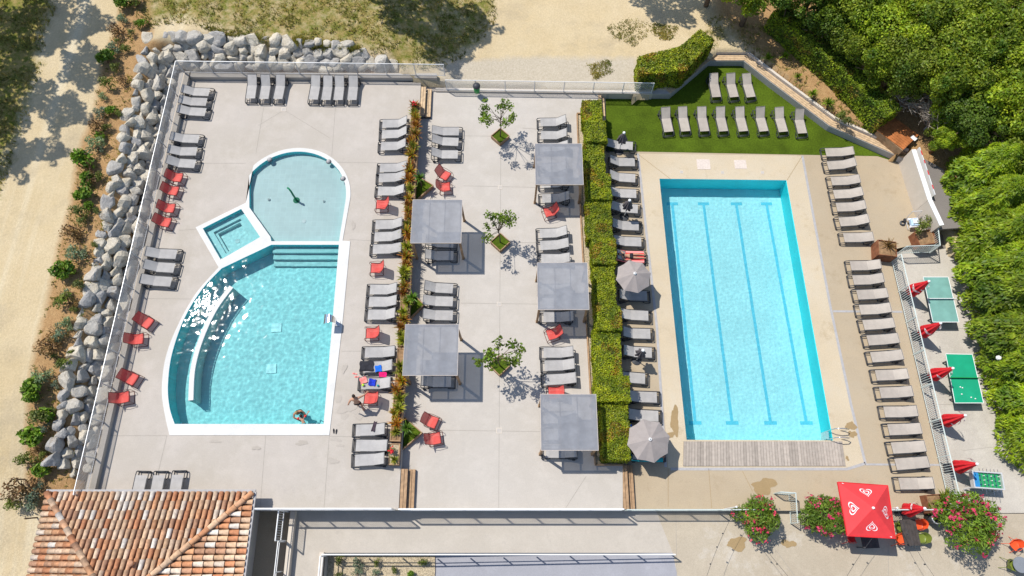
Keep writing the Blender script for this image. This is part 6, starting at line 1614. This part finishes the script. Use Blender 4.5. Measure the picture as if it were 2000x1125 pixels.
# ------------------------------------------------------------------ people
m_skin = M('sunlit skin', (.46, .25, .16), .55, .08, 5); m_skin2 = M('tanned skin', (.40, .20, .12), .55, .08, 5); m_hair = M('dark hair', (.03, .02, .015), .7, .2, 20)
def skin(name, J, E, root, mat, parent, sub=2):
    names = list(J); me = bpy.data.meshes.new(name); me.from_pydata([J[k][0] for k in names], [(names.index(a), names.index(b)) for a, b in E], [])
    o = bpy.data.objects.new(name, me); COL.objects.link(o); o.parent = parent; me.materials.append(mat)
    md = o.modifiers.new('Skin', 'SKIN'); md.use_smooth_shade = True
    sv = me.skin_vertices[0].data
    for i, k in enumerate(names): sv[i].radius = (J[k][1], J[k][1] * (J[k][2] if len(J[k]) > 2 else 1)); sv[i].use_root = (k == root)
    sb = o.modifiers.new('Sub', 'SUBSURF'); sb.levels = sub; sb.render_levels = sub
    return o
def hand(J, E, w_, d, side, s=1.0):
    """palm, four unequal bent fingers and a thumb growing from wrist w_"""
    wp = Vector(J[w_][0]); d = Vector(d).normalized(); s_ = d.cross(Vector(side)).normalized(); n = s_.cross(d)
    J[w_ + 'p'] = (wp + d * .05 * s, .030 * s, .6); E.append((w_, w_ + 'p'))
    for k, (o_, L) in enumerate(((-.030, .070), (-.010, .085), (.010, .080), (.030, .062))):
        a, b, c = f'{w_}k{k}', f'{w_}m{k}', f'{w_}t{k}'
        J[a] = (wp + d * .09 * s + s_ * o_ * s, .010 * s); J[b] = (wp + d * (.09 + L * .55) * s + s_ * o_ * 1.15 * s - n * .008, .009 * s); J[c] = (wp + d * (.09 + L) * s + s_ * o_ * 1.2 * s - n * .03, .007 * s)
        E.extend([(w_ + 'p', a), (a, b), (b, c)])
    J[w_ + 'th'] = (wp + d * .055 * s + s_ * -.045 * s, .011 * s); J[w_ + 'tt'] = (wp + d * .095 * s + s_ * -.062 * s, .009 * s); E.extend([(w_ + 'p', w_ + 'th'), (w_ + 'th', w_ + 'tt')])
def head(par, c, up, fwd, mat, hmat, long=False):
    up = Vector(up).normalized(); fwd = Vector(fwd).normalized(); rt = fwd.cross(up).normalized(); fwd = up.cross(rt); c = Vector(c)
    def loc(x, y, z): return c + rt * x + fwd * y + up * z
    m = MB()
    for k, (rx, ry, rz_, oy, oz) in enumerate(((.078, .092, .105, -.005, .028),)):
        m.grid(lambda u, v: loc(rx * math.cos(v * 6.283) * math.sin(u * 1.75), oy + ry * math.sin(v * 6.283) * math.sin(u * 1.75) - (.012 if long else 0), oz + rz_ * math.cos(u * 1.75)), 7, 16)
    if long: m.tube([loc(0, -.08, .02), loc(0, -.12, -.08), loc(0, -.11, -.2)], [.07, .06, .02], 8)
    m.build('hair', hmat, par, True)
def figure(name, label, loc, rz, pose, mat, trunks, long=False, top=None, extra=None):
    t = thing(name, label, 'person', loc, rz); J = dict(pose); 
    E = [('pel', 'wai'), ('wai', 'che'), ('che', 'nek'), ('nek', 'jaw'), ('jaw', 'hed'), ('jaw', 'nos'), ('hed', 'eal'), ('hed', 'ear'), ('hed', 'cro'), ('che', 'shl'), ('shl', 'ell'), ('ell', 'wrl'), ('che', 'shr'), ('shr', 'elr'), ('elr', 'wrr'), ('pel', 'hil'), ('hil', 'knl'), ('knl', 'anl'), ('anl', 'tol'), ('pel', 'hir'), ('hir', 'knr'), ('knr', 'anr'), ('anr', 'tor')]
    for w_, e in (('wrl', 'ell'), ('wrr', 'elr')):
        d = Vector(J[w_][0]) - Vector(J[e][0]); hand(J, E, w_, d, (0, 0, 1) if abs(d.normalized().z) < .8 else (0, 1, 0))
    skin('body', J, E, 'pel', mat, t)
    k = 1.16
    T = {'wai': (Vector(J['pel'][0]).lerp(Vector(J['wai'][0]), .55), J['wai'][1] * k, *J['wai'][2:]), 'pel': (J['pel'][0], J['pel'][1] * k, *J['pel'][2:]), 'hil': (J['hil'][0], J['hil'][1] * k), 'hir': (J['hir'][0], J['hir'][1] * k), 'knl': (Vector(J['hil'][0]).lerp(Vector(J['knl'][0]), .35), J['hil'][1] * k), 'knr': (Vector(J['hir'][0]).lerp(Vector(J['knr'][0]), .35), J['hir'][1] * k)}
    skin('swimwear', T, [('pel', 'wai'), ('pel', 'hil'), ('hil', 'knl'), ('pel', 'hir'), ('hir', 'knr')], 'pel', trunks, t)
    if top:
        c = Vector(J['che'][0]); m = MB(); m.grid(lambda u, v: c + Vector((J['che'][1] * 1.25 * math.cos(v * 6.283), 0, 0)) + Vector((0, (J['che'][1] * J['che'][2] * 1.2) * math.sin(v * 6.283), (u - .5) * .09)), 2, 14) if top == 'stand' else m.grid(lambda u, v: c + Vector(((u - .5) * .12, J['che'][1] * 1.22 * math.cos(v * 6.283), J['che'][1] * .78 * math.sin(v * 6.283))), 2, 14)
        m.build('bikini_top', trunks, t, True)
    return t
# man walking past the red chair, arms away from the body, seen from above and behind
st = {'pel': ((0, 0, .93), .125, .8), 'wai': ((0, .04, 1.10), .125, .78), 'che': ((0, .12, 1.33), .145, .75), 'nek': ((0, .17, 1.49), .055), 'jaw': ((0, .20, 1.555), .062), 'hed': ((0, .205, 1.63), .088), 'cro': ((0, .20, 1.69), .060), 'nos': ((0, .295, 1.585), .016), 'eal': ((-.085, .2, 1.61), .018), 'ear': ((.085, .2, 1.61), .018),
      'shl': ((-.19, .12, 1.40), .062), 'ell': ((-.36, .00, 1.18), .045), 'wrl': ((-.42, .02, .93), .030), 'shr': ((.19, .12, 1.40), .062), 'elr': ((.40, .22, 1.24), .045), 'wrr': ((.56, .36, 1.12), .030),
      'hil': ((-.10, 0, .86), .092), 'knl': ((-.13, .16, .48), .062), 'anl': ((-.12, .04, .08), .038), 'tol': ((-.13, .20, .03), .035), 'hir': ((.10, 0, .86), .092), 'knr': ((.12, -.02, .47), .062), 'anr': ((.13, -.26, .10), .038), 'tor': ((.14, -.12, .03), .035)}
p = G(705, 794, ZL); t = figure('person', 'bare-backed man in dark swim briefs walking past a red chair', p, R(12), st, m_skin, m_black); head(t, (0, .20, 1.615), (0, .1, 1), (0, 1, 0), m_skin, m_hair); t.scale = (1.05, 1.05, 1.05)
# adult standing in the pool, leaning to the child
ad = {k: v for k, v in st.items()}
ad.update({'shl': ((-.19, .12, 1.38), .055), 'ell': ((-.30, .26, 1.20), .04), 'wrl': ((-.14, .46, 1.08), .028), 'shr': ((.19, .12, 1.38), .055), 'elr': ((.30, .28, 1.20), .04), 'wrr': ((.12, .48, 1.08), .028), 'che': ((0, .12, 1.32), .13, .75)})
p = GW(585, 797, zc - .08, zc - 1.28); ap = G(581, 802, zc - .05)
t = figure('person', 'adult with dark straps standing in the pool beside a child', Vector((ap.x, ap.y, zc - 1.28)), R(205), ad, m_skin2, m_black, top='stand'); head(t, (0, .20, 1.615), (0, .1, 1), (0, 1, 0), m_skin2, M('fair hair', (.30, .19, .08), .7, .2, 20))
# child floating with red armbands
ch = {'pel': ((0, -.30, -.06), .075, .8), 'wai': ((0, -.20, -.02), .072, .8), 'che': ((0, -.08, .02), .085, .75), 'nek': ((0, .02, .07), .038), 'jaw': ((0, .05, .10), .048), 'hed': ((0, .07, .16), .076), 'cro': ((0, .07, .21), .05), 'nos': ((0, .145, .13), .012), 'eal': ((-.075, .07, .15), .014), 'ear': ((.075, .07, .15), .014),
      'shl': ((-.12, -.03, .05), .04), 'ell': ((-.25, .06, .03), .03), 'wrl': ((-.34, .14, .0), .02), 'shr': ((.12, -.03, .05), .04), 'elr': ((.25, .06, .03), .03), 'wrr': ((.34, .14, .0), .02), 'hil': ((-.06, -.36, -.1), .055), 'knl': ((-.09, -.55, -.18), .04), 'anl': ((-.08, -.75, -.25), .026), 'tol': ((-.08, -.84, -.29), .022), 'hir': ((.06, -.36, -.1), .055), 'knr': ((.1, -.55, -.2), .04), 'anr': ((.08, -.72, -.32), .026), 'tor': ((.08, -.8, -.38), .022)}
p = G(590, 816, zc - .04); t = figure('person', 'small child with red armbands floating in the pool', p, R(20), ch, m_skin, m_teal); head(t, (0, .07, .145), (0, .2, 1), (0, 1, 0), m_skin, m_hair)
for s in (-1, 1):
    m = MB(); m.tube([(s * .15, -.01, .045), (s * .165, .0, .043), (s * .21, .035, .037), (s * .225, .045, .035)], [.045, .075, .075, .045], 12); m.build('armband', m_redcloth, t, True)
# women lying on loungers by the hedge
ly = {'pel': ((0, 0, .10), .115, .8), 'wai': ((.17, 0, .11), .095, .8), 'che': ((.40, 0, .155), .115, .8), 'nek': ((.56, 0, .22), .045), 'jaw': ((.63, 0, .265), .055), 'hed': ((.70, 0, .30), .083), 'cro': ((.76, 0, .325), .055), 'nos': ((.66, 0, .365), .013), 'eal': ((.69, .08, .29), .015), 'ear': ((.69, -.08, .29), .015),
      'shl': ((.46, .17, .17), .05), 'ell': ((.30, .27, .10), .037), 'wrl': ((.08, .25, .08), .026), 'shr': ((.46, -.17, .17), .05), 'elr': ((.62, -.27, .22), .037), 'wrr': ((.76, -.14, .30), .026),
      'hil': ((-.08, .09, .09), .085), 'knl': ((-.48, .11, .085), .058), 'anl': ((-.86, .10, .055), .035), 'tol': ((-.93, .11, .13), .028), 'hir': ((-.08, -.09, .09), .085), 'knr': ((-.47, -.11, .10), .058), 'anr': ((-.85, -.08, .055), .035), 'tor': ((-.92, -.09, .13), .028)}
def lying(k, towel_mat, trunks, label, tl, mat):
    ld_ = HG[k]; rz = ld_.rotation_euler.z; d = Vector((math.cos(rz), math.sin(rz), 0)); p = ld_.location + d * 1.03 + Vector((0, 0, .345))
    t = figure('person', label, p + Vector((0, 0, .012)), rz, ly, mat, trunks, True, 'lie'); head(t, (.70, 0, .295), (1, 0, .35), (-.35, 0, 1), mat, m_hair, True)
    m = MB(); pf = [Vector((.20, 0, .36)), Vector((1.20, 0, .36)), Vector((1.26, 0, .372)), Vector((1.90, 0, .67))] ; pr = spline(pf, 5)
    m.grid(lambda u, v: pr[min(len(pr) - 1, int(round(u * (len(pr) - 1))))] + Vector((0, (v - .5) * .74, -.10 * max(0, abs(v - .5) * 2 - .8) * 5 * .5 + .006 * math.sin(20 * u + 9 * v))), len(pr) - 1, 14)
    o = m.build('beach_towel', towel_mat, smooth=True, org=Vector((0, 0, 0))); o.location = ld_.location; o.rotation_euler.z = rz; tag(o, tl, 'towel')
m_strip, nt, bs, new, link = new_mat('red striped towel'); tcx = new('ShaderNodeTexCoord'); wv = new('ShaderNodeTexWave'); wv.bands_direction = 'Y'; wv.inputs['Scale'].default_value = 1.6; wv.inputs['Distortion'].default_value = .6; link(tcx.outputs['Object'], wv.inputs['Vector'])
link(mix(nt, (.62, .03, .03), (.75, .35, .33), wv.outputs['Fac']), bs.inputs['Base Color']); bs.inputs['Roughness'].default_value = .9
lying(7, m_strip, m_black, 'woman in dark bikini sunbathing on a red striped towel', 'red and pink striped towel under the sunbathing woman', m_skin)
lying(17, m_teal, m_brown, 'sunbather mostly hidden under the lower taupe parasol on teal towel', 'teal towel hanging off the lounger under the lower parasol', m_skin2)
cloth('towel', 1229, 838, ZR + .62, .3, .5, 0, m_blue, 'deep blue towel by the hedge beside the lower taupe parasol', 'towel', .05, .1, 9)
for o in COL.objects:
    if o.name.split('.')[0] in ('body', 'swimwear', 'armband', 'post', 'foot', 'nozzle', 'underwater_light', 'step', 'handrail'): o.cycles.is_caustics_receiver = True

# red flowering plants in the planter
def red_plant(px, py, label):
    t = thing('flowering_plant', label, 'plant', Vector((*G(px, py, ZL + .5)[:2], ZL + .34)), 0, 'red flowering plants'); o = bpy.data.objects.new('leaves', SD['green'][0][0]); COL.objects.link(o); o.parent = t; o.scale = (.55, .55, .7)
    m = MB(); rr = random.Random(px)
    for _ in range(16): m.col = (1, 1, 1); leaf(m, Vector((rr.gauss(0, .07), rr.gauss(0, .07), .48 + rr.uniform(-.06, .08))), Vector((rr.gauss(0, .5), rr.gauss(0, .5), 1)), .11, .1, rr)
    m.build('flower_head', m_redcloth, t)
red_plant(809, 207, 'red flowering plant at the top end of the long planter'); red_plant(766, 881, 'red flowering plant in the lowest planter box')
place_mesh('sword_leaf_plant', TD[1], Vector((*G(770, 897, ZL + .5)[:2], ZL + .34)), .8, 'small sword-leaved plant in the lowest planter box', 'plant')
